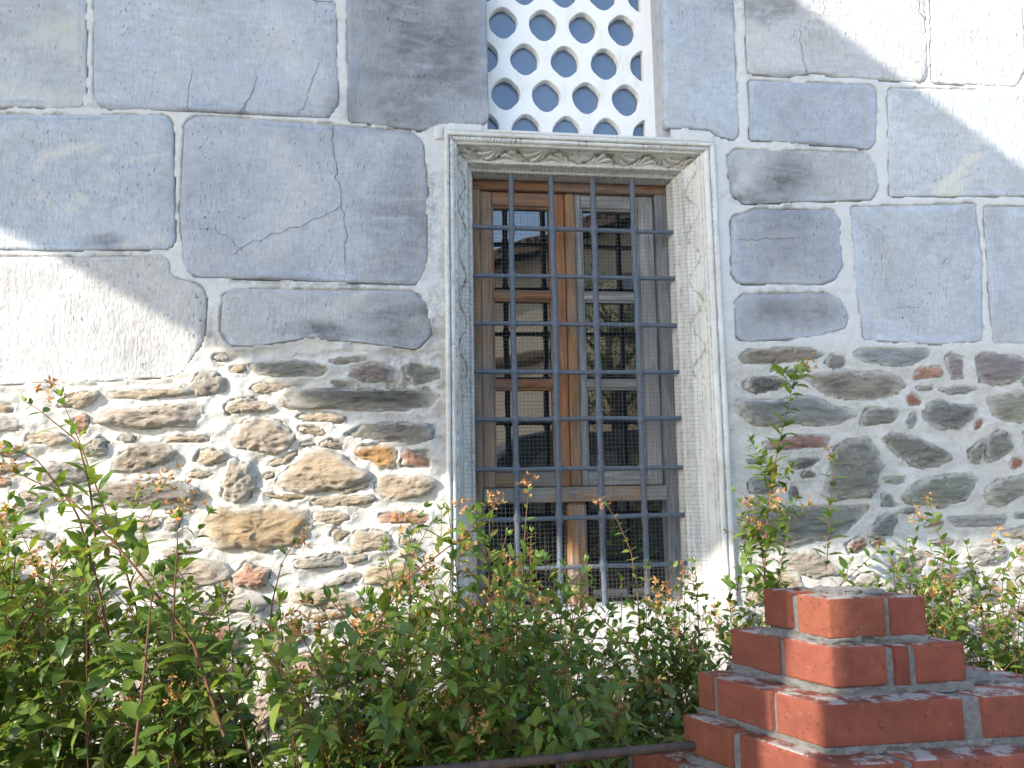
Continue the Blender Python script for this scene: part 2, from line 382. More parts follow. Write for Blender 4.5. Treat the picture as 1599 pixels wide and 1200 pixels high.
PALES = [([(60, 262), (75, 246), (120, 234), (150, 228)], 7, .55), ([(150, 228), (180, 262), (170, 285), (118, 325), (96, 338), (62, 300), (60, 262)], 6, .5),
         ([(205, 255), (270, 243)], 5, .45), ([(1462, 300), (1490, 275), (1518, 245)], 13, .9), ([(1480, 305), (1500, 290)], 14, .9), ([(1518, 240), (1522, 222)], 4, .7),
         ([(60, 60), (110, 40), (130, 90)], 22, .35), ([(20, 150), (120, 160)], 16, .35), ([(420, 30), (470, 110), (500, 150)], 34, .22), ([(440, 230), (470, 300), (430, 390)], 30, .2), ([(1180, 60), (1200, 100)], 20, .25), ([(560, 470), (500, 490)], 20, .25), ([(1350, 480), (1400, 380)], 26, .2), ([(200, 390), (250, 375)], 12, .45), ([(1150, 300), (1180, 250)], 12, .3)]
_st = [(W(x, y), rx*0.00195, ry*0.00195, s) for x, y, rx, ry, s in STAINS]
_pl = [([W(*q) for q in P], r*0.00195, s) for P, r, s in PALES]
def stain_at(x, z):
    x = np.asarray(x); z = np.asarray(z); r = np.zeros_like(x)
    n = fbm(x*9, z*9, 3.1, 11)*0.9
    for c, rx, rz, s in _st:
        d = np.sqrt(((x-c[0])/rx)**2 + ((z-c[1])/rz)**2) + n
        r = np.maximum(r, s*np.clip(1.35-d, 0, 1))
    return np.clip(r, 0, 1)
def pale_at(x, z):
    x = np.asarray(x); z = np.asarray(z); r = np.zeros_like(x); n = fbm(x*45, z*45, 1.7, 23)*1.1
    for P, rad, s in _pl:
        for a, b in zip(P[:-1], P[1:]):
            ab = b-a; t = np.clip(((x-a[0])*ab[0]+(z-a[1])*ab[1])/(ab@ab), 0, 1)
            d = np.hypot(x-a[0]-t*ab[0], z-a[1]-t*ab[1])/rad + n
            r = np.maximum(r, s*np.clip(1.2-d, 0, 1))
    return r

BLOCKS = [  # outline in the photograph, colour tone, roughness of the face
 ([(-150,-80),(135,-80),(137,150),(130,170),(-150,172)], (.40,.42,.44), 1.9),
 ([(150,-80),(522,-80),(528,165),(512,187),(330,176),(165,173),(150,160)], (.37,.40,.445), .6),
 ([(540,-80),(757,-80),(762,190),(750,199),(690,196),(660,206),(545,192)], (.28,.295,.32), .9),
 ([(-150,180),(262,183),(271,200),(274,380),(264,391),(100,392),(-150,388)], (.35,.385,.43), .7),
 ([(291,196),(310,184),(520,199),(640,209),(659,224),(667,300),(665,420),(650,446),(520,441),(312,434),(291,423),(284,330)], (.35,.37,.41), .7),
 ([(-150,403),(262,403),(272,436),(312,447),(322,462),(320,530),(286,588),(150,597),(-150,606)], (.43,.42,.41), 2.2),
 ([(350,464),(366,453),(640,456),(667,475),(672,525),(650,547),(560,535),(480,529),(400,542),(360,541),(347,520)], (.36,.37,.39), .9),
 ([(1033,-80),(1139,-80),(1151,210),(1146,221),(1116,213),(1108,204),(1036,201)], (.38,.41,.45), .5),
 ([(1160,-80),(1435,-80),(1445,122),(1438,131),(1300,122),(1272,115),(1225,124),(1166,117)], (.43,.43,.43), 1.6),
 ([(1449,-80),(1590,-80),(1596,112),(1582,138),(1452,132)], (.46,.46,.46), 1.2),
 ([(1604,-80),(1760,-80),(1760,140),(1606,138)], (.44,.45,.46), 1.0),
 ([(1168,129),(1358,136),(1366,152),(1364,224),(1354,235),(1170,221)], (.33,.355,.39), 1.0),
 ([(1384,141),(1760,147),(1760,308),(1387,309)], (.41,.43,.45), .6),
 ([(1133,248),(1146,236),(1345,241),(1364,260),(1367,298),(1358,314),(1160,321),(1141,305)], (.37,.375,.38), 1.3),
 ([(1141,342),(1180,329),(1298,331),(1309,345),(1313,418),(1300,438),(1280,446),(1152,444),(1141,430)], (.31,.325,.355), .9),
 ([(1146,473),(1160,461),(1290,459),(1313,471),(1321,500),(1317,514),(1260,529),(1162,535),(1148,528)], (.32,.33,.35), 1.0),
 ([(1326,326),(1518,321),(1528,400),(1530,533),(1470,539),(1347,532),(1332,430)], (.385,.405,.435), .5),
 ([(1533,325),(1760,327),(1760,538),(1547,537),(1540,430)], (.385,.405,.43), .5)]
SLATE=(.19,.195,.185); OLIVE=(.25,.24,.195); TAN=(.40,.32,.21); GREY=(.25,.24,.22); PURP=(.19,.165,.165); RED=(.27,.13,.09); OCH=(.36,.21,.08); ROSE=(.34,.20,.14); BUFF=(.38,.32,.25)
STONES = [
 ([(304,601),(309,586),(327,580),(344,586),(350,601),(343,615),(314,621),(304,615)],GREY,.024),
 ([(388,570),(427,566),(490,567),(516,576),(503,588),(464,591),(406,586)],(.20,.205,.19),.014),
 ([(509,567),(530,561),(569,557),(572,563),(537,570)],GREY,.010),
 ([(545,588),(558,573),(582,566),(611,573),(616,583),(608,596),(569,600)],PURP,.016),
 ([(629,573),(648,569),(685,578),(687,591),(658,599),(632,596)],SLATE,.014),
 ([(390,609),(406,596),(427,599),(464,601),(438,609),(411,615)],BUFF,.014),
 ([(516,596),(532,595),(551,604),(527,607)],GREY,.008),
 ([(440,622),(448,613),(516,609),(595,611),(669,607),(686,620),(674,636),(622,642),(543,640),(464,638)],(.19,.185,.165),.02),
 ([(352,636),(367,622),(396,621),(422,633),(422,643),(385,643),(356,649)],BUFF,.028),
 ([(461,651),(480,646),(527,647),(543,654),(532,661),(474,658)],BUFF,.02),
 ([(464,667),(490,666),(511,676),(506,683),(474,678)],BUFF,.018),
 ([(535,679),(569,664),(622,662),(669,664),(677,678),(671,688),(648,693),(569,688)],(.20,.20,.185),.02),
 ([(369,678),(380,659),(403,651),(438,657),(448,670),(464,683),(451,701),(427,708),(390,703),(372,696)],(.27,.235,.20),.034),
 ([(501,693),(516,685),(537,693),(532,701),(506,699)],BUFF,.02),
 ([(469,693),(490,688),(494,696),(472,698)],GREY,.014),
 ([(430,754),(459,725),(490,704),(522,704),(543,720),(574,741),(558,756),(516,764),(451,767)],(.37,.30,.215),.036),
 ([(553,709),(564,696),(595,696),(622,704),(619,722),(598,735),(582,722)],OCH,.02),
 ([(629,704),(666,703),(673,728),(669,731),(624,729)],ROSE,.018),
 ([(582,762),(595,743),(661,743),(677,751),(671,770),(643,777),(603,779)],(.30,.25,.20),.026),
 ([(346,777),(354,735),(364,714),(385,728),(398,751),(393,777),(375,783)],(.33,.30,.25),.036),
 ([(305,720),(312,704),(333,701),(354,707),(354,720),(327,730)],BUFF,.024),
 ([(293,741),(309,735),(335,739),(327,745),(301,747)],BUFF,.018),
 ([(417,725),(464,704),(464,712),(432,730)],BUFF,.018),
 ([(411,743),(432,734),(430,746),(415,750)],BUFF,.018),
 ([(403,770),(448,775),(480,772),(474,780),(427,778)],TAN,.016),
 ([(482,783),(516,775),(587,775),(582,785),(516,792),(488,791)],BUFF,.02),
 ([(530,770),(572,751),(577,759),(543,772)],BUFF,.018),
 ([(317,813),(337,796),(438,791),(477,800),(490,822),(473,848),(416,859),(341,853)],(.42,.325,.205),.04),
 ([(488,801),(532,800),(551,809),(527,819),(490,812)],BUFF,.02),
 ([(590,801),(656,798),(674,809),(658,820),(595,815)],ROSE,.018),
 ([(552,831),(582,826),(613,835),(613,857),(552,861)],BUFF,.024),
 ([(569,888),(622,875),(657,888),(648,914),(569,910)],TAN,.024),
 ([(460,875),(534,861),(538,883),(464,888)],GREY,.022),
 ([(160,654),(164,639),(202,641),(270,634),(310,630),(315,654),(301,668),(225,670),(171,663)],(.30,.26,.22),.036),
 ([(169,614),(202,612),(288,607),(292,616),(225,625),(175,621)],BUFF,.022),
 ([(92,636),(108,618),(144,612),(157,616),(130,639)],BUFF,.022),
 ([(115,657),(135,648),(144,661),(135,679),(121,679)],ROSE,.022),
 ([(175,731),(189,708),(225,693),(259,690),(274,704),(265,722),(225,735),(187,737)],(.26,.23,.19),.036),
 ([(148,778),(157,758),(202,751),(259,747),(292,758),(310,769),(301,780),(225,792),(162,787)],(.19,.175,.155),.034),
 ([(63,738),(79,722),(126,726),(144,740),(139,751),(101,760),(67,756)],GREY,.028),
 ([(128,702),(162,681),(173,690),(166,708),(139,713)],GREY,.026),
 ([(184,688),(196,677),(218,681),(207,693)],GREY,.018),
 ([(254,686),(300,680),(330,682),(328,689),(270,692)],BUFF,.016),
 ([(-20,700),(14,695),(36,697),(34,713),(7,715)],SLATE,.02),
 ([(-50,634),(22,632),(24,645),(-50,648)],TAN,.02), ([(-50,660),(36,655),(34,672),(-50,675)],GREY,.022),
 ([(214,814),(230,807),(252,812),(245,828),(216,830)],BUFF,.024), ([(256,798),(304,787),(308,794),(265,803)],BUFF,.014),
 ([(112,774),(126,769),(130,780),(117,785)],GREY,.014),
 ([(330,556),(350,551),(362,560),(340,568)],GREY,.014), ([(360,573),(386,571),(381,583),(362,584)],TAN,.014),
 # right of the window
 ([(1152,559),(1163,548),(1256,544),(1278,552),(1275,559),(1209,569),(1159,569)],(.19,.165,.135),.014),
 ([(1284,567),(1294,555),(1316,558),(1316,572),(1300,578)],SLATE,.010),
 ([(1328,555),(1344,545),(1444,547),(1448,555),(1422,572),(1381,573),(1344,564)],(.22,.235,.235),.012),
 ([(1422,591),(1431,575),(1467,573),(1469,588),(1428,595)],ROSE,.010),
 ([(1472,559),(1481,553),(1500,559),(1503,594),(1484,594)],(.24,.22,.22),.010),
 ([(1519,559),(1531,552),(1588,558),(1597,569),(1588,588),(1553,602),(1525,597)],PURP,.014),
 ([(1155,603),(1169,592),(1206,591),(1225,597),(1219,608),(1178,616)],(.13,.13,.115),.014),
 ([(1253,588),(1319,580),(1381,583),(1406,594),(1400,616),(1366,625),(1319,625),(1288,619),(1266,603)],(.225,.205,.17),.016),
 ([(1428,606),(1453,603),(1456,609),(1431,611)],GREY,.007), ([(1459,608),(1500,605),(1527,608),(1506,616),(1481,617)],GREY,.008),
 ([(1412,622),(1422,614),(1439,628),(1434,633),(1416,633)],RED,.008),
 ([(1152,637),(1156,625),(1209,628),(1247,619),(1275,623),(1300,636),(1327,641),(1325,656),(1288,664),(1194,664),(1159,653)],SLATE,.02),
 ([(1339,666),(1347,639),(1394,639),(1400,648),(1391,661)],(.20,.195,.17),.014),
 ([(1412,662),(1419,647),(1431,645),(1430,662),(1419,672)],(.23,.245,.255),.008),
 ([(1439,656),(1444,634),(1462,625),(1484,634),(1519,633),(1517,650),(1497,669),(1459,670)],(.16,.165,.155),.018),
 ([(1516,666),(1530,653),(1534,662),(1522,673)],RED,.008),
 ([(1537,622),(1599,616),(1640,634),(1599,656),(1569,661),(1547,650)],OLIVE,.018),
 ([(1189,691),(1247,681),(1287,681),(1289,697),(1250,701),(1191,703)],(.25,.15,.125),.012),
 ([(1161,719),(1194,716),(1203,722),(1169,726)],SLATE,.008), ([(1231,722),(1253,716),(1281,717),(1262,731),(1241,733)],SLATE,.010),
 ([(1284,772),(1300,700),(1319,687),(1350,687),(1369,709),(1369,744),(1353,772),(1319,780),(1294,778)],(.155,.155,.135),.02),
 ([(1375,687),(1387,677),(1428,684),(1478,709),(1480,719),(1459,731),(1428,730),(1397,712)],(.17,.17,.15),.018),
 ([(1509,703),(1534,684),(1534,700),(1527,725),(1511,719)],(.175,.175,.15),.016), ([(1538,684),(1556,672),(1575,681),(1577,703),(1556,719),(1536,722)],(.175,.175,.15),.018),
 ([(1573,725),(1578,716),(1595,717),(1594,730),(1578,733)],RED,.008),
 ([(1409,772),(1428,753),(1475,741),(1516,741),(1520,756),(1503,784),(1459,787),(1416,786)],(.19,.20,.165),.018),
 ([(1534,766),(1553,750),(1597,742),(1620,755),(1569,787),(1541,789)],OLIVE,.018),
 ([(1378,747),(1412,747),(1409,756),(1381,755)],GREY,.007), ([(1372,772),(1387,772),(1400,792),(1375,791)],SLATE,.010),
 ([(1356,828),(1369,808),(1400,802),(1400,816),(1387,834),(1359,839)],SLATE,.014),
 ([(1164,812),(1172,797),(1225,792),(1287,791),(1355,791),(1353,800),(1319,828),(1287,841),(1225,847),(1169,841)],(.165,.165,.145),.018),
 ([(1228,775),(1237,753),(1245,766),(1244,778)],PURP,.008), ([(1164,756),(1194,737),(1209,747),(1209,769),(1169,772)],SLATE,.012),
 ([(1475,809),(1569,806),(1566,819),(1491,823)],GREY,.012), ([(1316,850),(1337,837),(1350,847),(1348,862),(1325,866)],(.25,.15,.11),.014),
 ([(1509,856),(1562,850),(1569,872),(1519,880)],GREY,.024), ([(1559,831),(1610,819),(1612,845),(1562,838)],BUFF,.018),
 ([(1581,803),(1610,798),(1612,808),(1583,810)],SLATE,.010), ([(1592,594),(1625,590),(1625,603),(1594,604)],SLATE,.010),
 ([(1594,675),(1640,668),(1640,700),(1600,697)],OLIVE,.014), ([(1209,581),(1250,578),(1244,583),(1212,584)],SLATE,.006),
 ([(1610,552),(1680,550),(1690,575),(1615,582)],GREY,.014), ([(1650,610),(1720,605),(1725,640),(1660,650)],SLATE,.014),
 ([(1648,670),(1720,665),(1722,700),(1655,705)],OLIVE,.014), ([(1610,715),(1690,712),(1690,740),(1615,738)],SLATE,.014)]

def chaikin(P, n=2):
    P = np.asarray(P, float)
    for _ in range(n):
        Q = np.roll(P, -1, axis=0); P = np.stack([0.78*P+0.22*Q, 0.22*P+0.78*Q], 1).reshape(-1, 2)
    return P
def soften(P, r, n=3):
    # round the corners by an absolute distance
    P = np.asarray(P, float)
    for k in range(n):
        out = []
        m = len(P)
        for i in range(m):
            a, b, c = P[i-1], P[i], P[(i+1) % m]
            la, lc = np.linalg.norm(a-b), np.linalg.norm(c-b)
            out += [b+(a-b)/la*min(r, .30*la), b+(c-b)/lc*min(r, .30*lc)]
        P = np.array(out); r *= .42
    return P
def resample(P, n):
    Q = np.vstack([P, P[:1]]); L = np.r_[0, np.cumsum(np.hypot(*np.diff(Q, axis=0).T))]
    t = np.linspace(0, L[-1], n, endpoint=False)
    return np.stack([np.interp(t, L, Q[:, 0]), np.interp(t, L, Q[:, 1])], 1)
def centroid(P):
    x, y = P.T; x1, y1 = np.roll(x, -1), np.roll(y, -1); c = x*y1-x1*y; A = c.sum()/2
    return np.array([((x+x1)*c).sum()/(6*A), ((y+y1)*c).sum()/(6*A)])
FACE = -0.014
def face_y(x, z, rough): return FACE - 0.004*fbm(np.asarray(x)*7, np.asarray(z)*7, 0.5, 31, 3)*rough

# grid that carries the mortar, with the mask of the stones
GX0, GX1, GZ0, GZ1, GS = -1.75, 2.72, 0.0, 3.56, 0.0065
gx = np.arange(GX0, GX1, GS); gz = np.arange(GZ0, GZ1, GS); GXX, GZZ = np.meshgrid(gx, gz)
mask = np.zeros(GXX.shape, bool)
def inside(P, X, Z):
    r = np.zeros(X.shape, bool); n = len(P)
    for i in range(n):
        x1, z1 = P[i]; x2, z2 = P[(i+1) % n]
        if z1 == z2: continue
        c = ((z1 > Z) != (z2 > Z)) & (X < (x2-x1)*(Z-z1)/(z2-z1)+x1); r ^= c
    return r
def stamp(P, m=0.0):
    a = P.min(0)-0.02; b = P.max(0)+0.02
    i0, i1 = np.searchsorted(gx, [a[0], b[0]]); j0, j1 = np.searchsorted(gz, [a[1], b[1]])
    if i1 <= i0 or j1 <= j0: return None
    return (slice(j0, j1), slice(i0, i1)), inside(P, GXX[j0:j1, i0:i1], GZZ[j0:j1, i0:i1])

building = empty('stone_building', 'old building wall of big grey marble blocks above rubble set in white mortar', 'building', (0.5, 0.0, 0.0))
block_objs = []; outlines = []
for P, c, rough in BLOCKS:
    Q = np.array([W(*p) for p in P]); C = centroid(Q); dd_ = Q-C; Q = C+dd_*(1+0.0045/np.hypot(dd_[:, 0], dd_[:, 1])[:, None]); Q = resample(soften(Q, 0.006, 2), 170)
    C = centroid(Q); d = Q-C; ln = np.hypot(d[:, 0], d[:, 1])[:, None]
    nz = fbm(Q[:, 0]*16, Q[:, 1]*16, 0.3, 5)*0.011 + fbm(Q[:, 0]*80, Q[:, 1]*80, 0.3, 6)*0.008
    Q = Q + d/ln*nz[:, None]*np.clip(rough, .7, 1.3)
    outlines.append(Q)
    V = []; rings = []; ofs = []
    ED = [(0.0, 0.030), (0.0, 0.002), (0.0012, -0.008), (0.0032, -0.0120), (0.008, FACE+0.0006)]
    for off, y in ED:
        s = 1-off/ln; rings.append((C+d*s, np.full(len(Q), y)))
    for f in (0.97, 0.93, 0.88, 0.82, 0.75, 0.67, 0.58, 0.49, 0.40, 0.30, 0.2, 0.1):
        s = np.minimum(f, 1-0.022/ln*1.0); p = C+d*s
        rings.append((p, face_y(p[:, 0], p[:, 1], rough)))
    n = len(Q); F = []; eg = []
    for k, (p, y) in enumerate(rings):
        y = np.array(y)
        if 1 <= k <= 4: y = y - 0.004*fbm(p[:, 0]*40, p[:, 1]*40, k*0.1, 9)*rough
        V += [(p[i, 0], y[i], p[i, 1]) for i in range(n)]
        if k:
            F += [((k-1)*n+i, (k-1)*n+(i+1) % n, k*n+(i+1) % n, k*n+i) for i in range(n)]
    V.append((C[0], float(face_y(C[0], C[1], rough)), C[1])); m = len(V)-1; k = len(rings)-1
    F += [(k*n+i, k*n+(i+1) % n, m) for i in range(n)]
    F = [f[::-1] for f in F]
    A = np.array(V)
    me = mesh('block', V, F, M['ashlar'], True, dict(stain_shade=stain_at(A[:, 0], A[:, 2]), pale=pale_at(A[:, 0], A[:, 2])))
    c = tuple(v*1.06 for v in c); blk = put(obj('block', me, color=c), building); block_objs.append((Q, blk))
    s = stamp(C+d*(1-(0.001+0.017*np.clip(fbm(Q[:, 0]*14, Q[:, 1]*14, .9, 15)*1.7-.05, 0, 1))[:, None]/ln))
    if s: mask[s[0]] |= s[1]

def in_window(X, Z, pad=0.0):
    return ((X > 0.125-pad) & (X < 1.05+pad) & (Z < 2.61+pad) & (Z > 0.86-pad)) | ((X > 0.262-pad) & (X < 0.905+pad) & (Z > 2.5-pad))
stone_list = [(np.array([W(*p) for p in P]), c, pr) for P, c, pr in STONES]
for P, c, pr in stone_list:
    s = stamp(P)
    if s: mask[s[0]] |= s[1]
# the low part behind the shrubs: more rubble, packed at random
blocked = mask.copy()
blocked |= in_window(GXX, GZZ, 0.03)
def dil(m, k):
    for _ in range(k):
        q = m.copy(); q[1:] |= m[:-1]; q[:-1] |= m[1:]; q[:, 1:] |= m[:, :-1]; q[:, :-1] |= m[:, 1:]; m = q
    return m
blocked = dil(blocked, 1)
zl = W(300, 612)[1]; tries = 0; nfill = 0
PALS = [TAN, BUFF, GREY, (.30,.26,.21), SLATE, (.33,.29,.24), ROSE, (.20,.19,.16)]
for it in range(5200):
    big = it < 900
    if big:
        w = rng.uniform(0.05, 0.15); h = rng.uniform(0.03, 0.065); z = rng.uniform(0.45, 1.25)
    else:
        w = rng.uniform(0.022, 0.075); h = rng.uniform(0.010, 0.026); z = rng.uniform(0.60, 1.95)
    x = rng.uniform(-1.45, 2.45); lim = 1.95 if x < 0.5 else 1.80
    if z > lim: continue
    if z > W(600, 600)[1] and not big: continue
    a = rng.normal(0, 0.13); k = int(rng.integers(6, 9)); th = np.sort(rng.uniform(0, 2*math.pi, k) * 0.25 + np.arange(k)*2*math.pi/k)
    rr = rng.uniform(0.75, 1.1, k)
    P = np.stack([np.sign(np.cos(th))*np.abs(np.cos(th))**0.75*rr*w, np.sign(np.sin(th))*np.abs(np.sin(th))**0.75*rr*h], 1)
    P = P@np.array([[math.cos(a), math.sin(a)], [-math.sin(a), math.cos(a)]]) + [x, z]
    s = stamp(P)
    if nfill > 195: break
    if s is None or s[1].sum() < 6 or (blocked[s[0]] & s[1]).any(): continue
    mask[s[0]] |= s[1]
    sub = blocked[s[0]]; sub |= dil(s[1], 1); blocked[s[0]] = sub
    cc = np.array(PALS[int(rng.integers(len(PALS)))])*rng.uniform(0.85, 1.15)
    if x > 1.0: cc = cc*0.8
    stone_list.append((P, tuple(cc), (0.030 if x < 0.2 else 0.018)*(1.0 if big else 0.65))); nfill += 1
STONE_N = 64; print('stones', len(stone_list))
for P, c, pr in stone_list:
    Q = resample(soften(P, 0.014), STONE_N); C = Q.mean(0) if len(P) < 5 else centroid(Q); Q = C+(Q-C)*1.12; c = tuple(v*1.18+.01 for v in c)
    d = Q-C; ln = np.hypot(d[:, 0], d[:, 1])[:, None]; size = ln.mean()
    sd_ = int(rng.integers(1000))
    Q = Q + d/ln*((fbm(Q[:, 0]*28, Q[:, 1]*28, sd_*.37, 5)*0.018 + fbm(Q[:, 0]*95, Q[:, 1]*95, sd_*.37, 6)*0.008)*min(1, size/0.035))[:, None]
    d = Q-C
    V = []; F = []; E = []; n = STONE_N
    S = [(1.06, -0.030), (1.03, -0.006), (1.0, 0.22), (.965, .42), (.92, .58), (.86, .70), (.79, .79), (.70, .87), (.60, .92), (.49, .96), (.37, 0.98), (.24, 1.0), (.12, 1.0)]; S = S[:2]+sorted(S[2:]+[(.985, .32), (.945, .5), (.89, .64), (.825, .75), (.745, .83), (.65, .9), (.545, .94), (.43, .97), (.30, .99)], key=lambda q: -q[0])
    tilt = rng.normal(0, 0.16, 2)
    q = 0.007 + 0.32*pr
    SS = np.array([q_[0] for q_ in S]); HH = np.array([q_[1] for q_ in S])
    p = C+d[None]*SS[:, None, None]; px_, pz_ = p[..., 0], p[..., 1]; h2 = np.clip(HH, 0, 1)[:, None]
    so_ = sd_*1.37
    nn = fbm(px_*16+so_, pz_*30, 0.0, 41, 3); rid = 1-np.abs(fbm(px_*26+so_, pz_*48, 0.0, 43, 4))*2.2
    fine = fbm(px_*70+so_, pz_*110, 0.0, 47, 3); stp = np.floor(fbm(px_*13+so_, pz_*34, 0.5, 45, 2)*4+.5*fine)/4
    y = -(0.004+pr*h2) - (nn*0.40+(rid-0.6)*0.38+stp*0.42+fine*0.22)*q*min(1, size/0.03)*h2**0.7 - ((p-C)@tilt)*h2*0.5
    y[0] = 0.030; y[1] = 0.0
    V = np.stack([px_, y, pz_], -1).reshape(-1, 3).tolist()
    E = np.repeat(np.clip(1-(1-SS)/0.34, 0, 1), n).tolist()
    for k in range(1, len(S)): F += [((k-1)*n+i, k*n+i, k*n+(i+1) % n, (k-1)*n+(i+1) % n) for i in range(n)]
    yc = np.mean([v[1] for v in V[-n:]]); V.append((C[0], yc, C[1])); E.append(0.0); m = len(V)-1; k = len(S)-1
    F += [(k*n+i, m, k*n+(i+1) % n) for i in range(n)]
    A = np.array(V)
    me = mesh('stone', V, F, M['rubble'], True, dict(stain_shade=stain_at(A[:, 0], A[:, 2]), edge=E))
    if C[0] < 0.15: g_ = sum(c)/3; c = np.array([(v*.88+g_*.12) for v in c]); c = tuple(c*min(1.0, .37/c.max())*np.array([1.03, .985, .93]))
    put(obj('stone', me, color=c), building)

# mortar bed: sags between stones, swells up to their edges
D = np.where(mask, 0.0, 9.0)
for _ in range(9):
    for sh, ax in ((1, 0), (-1, 0), (1, 1), (-1, 1)): D = np.minimum(D, np.roll(D, sh, ax)+1)
    for a in (1, -1):
        for b in (1, -1): D = np.minimum(D, np.roll(np.roll(D, a, 0), b, 1)+1.414)
Dm = np.clip(D, 0, 8)*GS
rub = np.clip((np.where(GXX < 0.5, 2.02, 1.93)-GZZ)/0.08, 0, 1)          # 1 in the rubble zone
n1 = fbm(GXX*8, GZZ*14, 0.2, 61, 4); n2 = fbm(GXX*26, GZZ*40, 0.7, 62, 3)
LW = 0.35+0.65*np.clip((0.45-GXX)/0.4, 0, 1)
n3 = fbm(GXX*60, GZZ*80, 0.4, 63, 3); led = 1-np.abs(fbm(GXX*7, GZZ*22, 0.9, 64, 3))*2.4
Hm = 0.0085 + 0.0042*(1-rub) + 0.0045*n1*(0.55+1.7*rub*LW) + 0.003*n2*(0.5+2.2*rub*LW) + rub*LW*(0.0028*n3+0.006*(led-.5))
lit = np.clip((0.4-GXX)/0.5, 0, 1)
Hm += rub*(0.008*np.exp(-Dm/0.010)*lit + 0.003*np.exp(-Dm/0.012))
seam = np.exp(-(Dm/0.0075)**2)*(~mask)
Hm -= (1-rub)*0.012*np.clip(n2*3.0+0.22, 0, 1)*np.exp(-(Dm/0.0055)**2)
Hm = np.where(mask, Hm*0.4-0.006, Hm)
Y = -Hm
inw = in_window(GXX, GZZ, -0.004)
ny, nx = GXX.shape
idx = np.arange(nx*ny).reshape(ny, nx)
keep = ~(inw[:-1, :-1] & inw[1:, :-1] & inw[:-1, 1:] & inw[1:, 1:])
fs = np.stack([idx[:-1, :-1][keep], idx[:-1, 1:][keep], idx[1:, 1:][keep], idx[1:, :-1][keep]], 1)
me = bpy.data.meshes.new('mortar')
me.vertices.add(nx*ny); me.vertices.foreach_set('co', np.stack([GXX, Y, GZZ], -1).reshape(-1).astype(np.float32))
me.loops.add(fs.size); me.loops.foreach_set('vertex_index', fs.reshape(-1).astype(np.int32))
me.polygons.add(len(fs)); me.polygons.foreach_set('loop_start', np.arange(0, fs.size, 4, dtype=np.int32))
me.polygons.foreach_set('loop_total', np.full(len(fs), 4, dtype=np.int32))
me.polygons.foreach_set('use_smooth', [True]*len(fs))
for nm, val in (('stain_shade', stain_at(GXX, GZZ)*0.75), ('seam', np.where(rub > .5, seam*0.35, seam)), ('rub', rub)):
    a = me.attributes.new(nm, 'FLOAT', 'POINT'); a.data.foreach_set('value', val.reshape(-1).astype(np.float32))
me.materials.append(M['mortar']); me.update(calc_edges=True); me.validate()
put(obj('mortar', me), building)
# the wall goes on beyond the picture
for nm, a, b in (('plain_wall', (-6.0, 0.0, 0), (GX0+.004, .5, 6.4)), ('plain_wall', (GX1-.012, 0.0, 0), (7.0, .5, 6.4)), ('plain_wall', (GX0+.004, 0.0, GZ1-.012), (GX1-.012, .5, 6.4)),
                 ('backing_wall', (GX0+.004, .5, 0), (GX1-.012, .56, GZ1-.012))):
    me = box_mesh(nm, a, b, M['mortar']); put(obj(nm, me), building)
# hairline cracks running over blocks
CRACKS = [([(519,199),(522,250),(533,320),(542,370),(541,415)],2.6,.7), ([(533,327),(480,350),(420,370),(385,388),(362,402)],1.5,.7), ([(310,355),(340,362),(378,390)],1.0,.7),
          ([(305,110),(298,140),(293,172)],1.0,.6), ([(405,122),(395,150),(375,178)],1.5,.6), ([(388,160),(384,178)],1.2,.6), ([(500,100),(480,150),(468,182)],.9,.6), ([(464,-2),(490,6),(520,6)],2.0,.6),
          ([(1245,50),(1252,90),(1258,117)],1.0,1.6), ([(1435,0),(1431,20),(1442,36)],1.2,1.6), ([(1150,381),(1190,376),(1240,373)],1.0,.9),
          ([(1388,487),(1405,480),(1436,481)],1.2,.5), ([(1469,415),(1476,402)],3.5,.5), ([(1503,440),(1512,430)],2.0,.5)]
for P, wd, rough in CRACKS:
    Q = np.array([W(*p) for p in P]); L = np.r_[0, np.cumsum(np.hypot(*np.diff(Q, axis=0).T))]
    n = max(8, int(L[-1]/0.006)); t = np.linspace(0, L[-1], n)
    x = np.interp(t, L, Q[:, 0]); z = np.interp(t, L, Q[:, 1])
    x = x+0.013*fbm(t*32+Q[0, 0]*7, t*0, 0, 71); z = z+0.013*fbm(t*32+Q[0, 0]*7, t*0+5, 0, 72)
    tx = np.gradient(x); tz = np.gradient(z); ll = np.hypot(tx, tz); nx_, nz_ = -tz/ll, tx/ll
    hw = 0.00055*wd*(0.25+1.5*np.abs(fbm(t*70+Q[0, 1]*9, t*0, 0, 73)))*np.minimum(1, np.minimum(t, L[-1]-t)/0.02+0.1)
    F = []; V = np.zeros((n, 3, 3))
    for j, s in enumerate((-1, 1, 0)):
        xx = x+s*nx_*hw; zz = z+s*nz_*hw
        V[:, j] = np.stack([xx, face_y(xx, zz, rough)+(-0.0011 if s else 0.0015), zz], 1)
    V = V.reshape(-1, 3)
    for i in range(n-1): F += [(3*i, 3*i+2, 3*i+5, 3*i+3), (3*i+2, 3*i+1, 3*i+4, 3*i+5)]
    own = [b for q, b in block_objs if inside(q, np.array([x[n//2]]), np.array([z[n//2]]))[0]]
    o = obj('crack', mesh('crack', V, F, M['crack']))
    if own: putsub(o, own[0])
    else: put(o, building)

print('T wall', time.time()-T0)
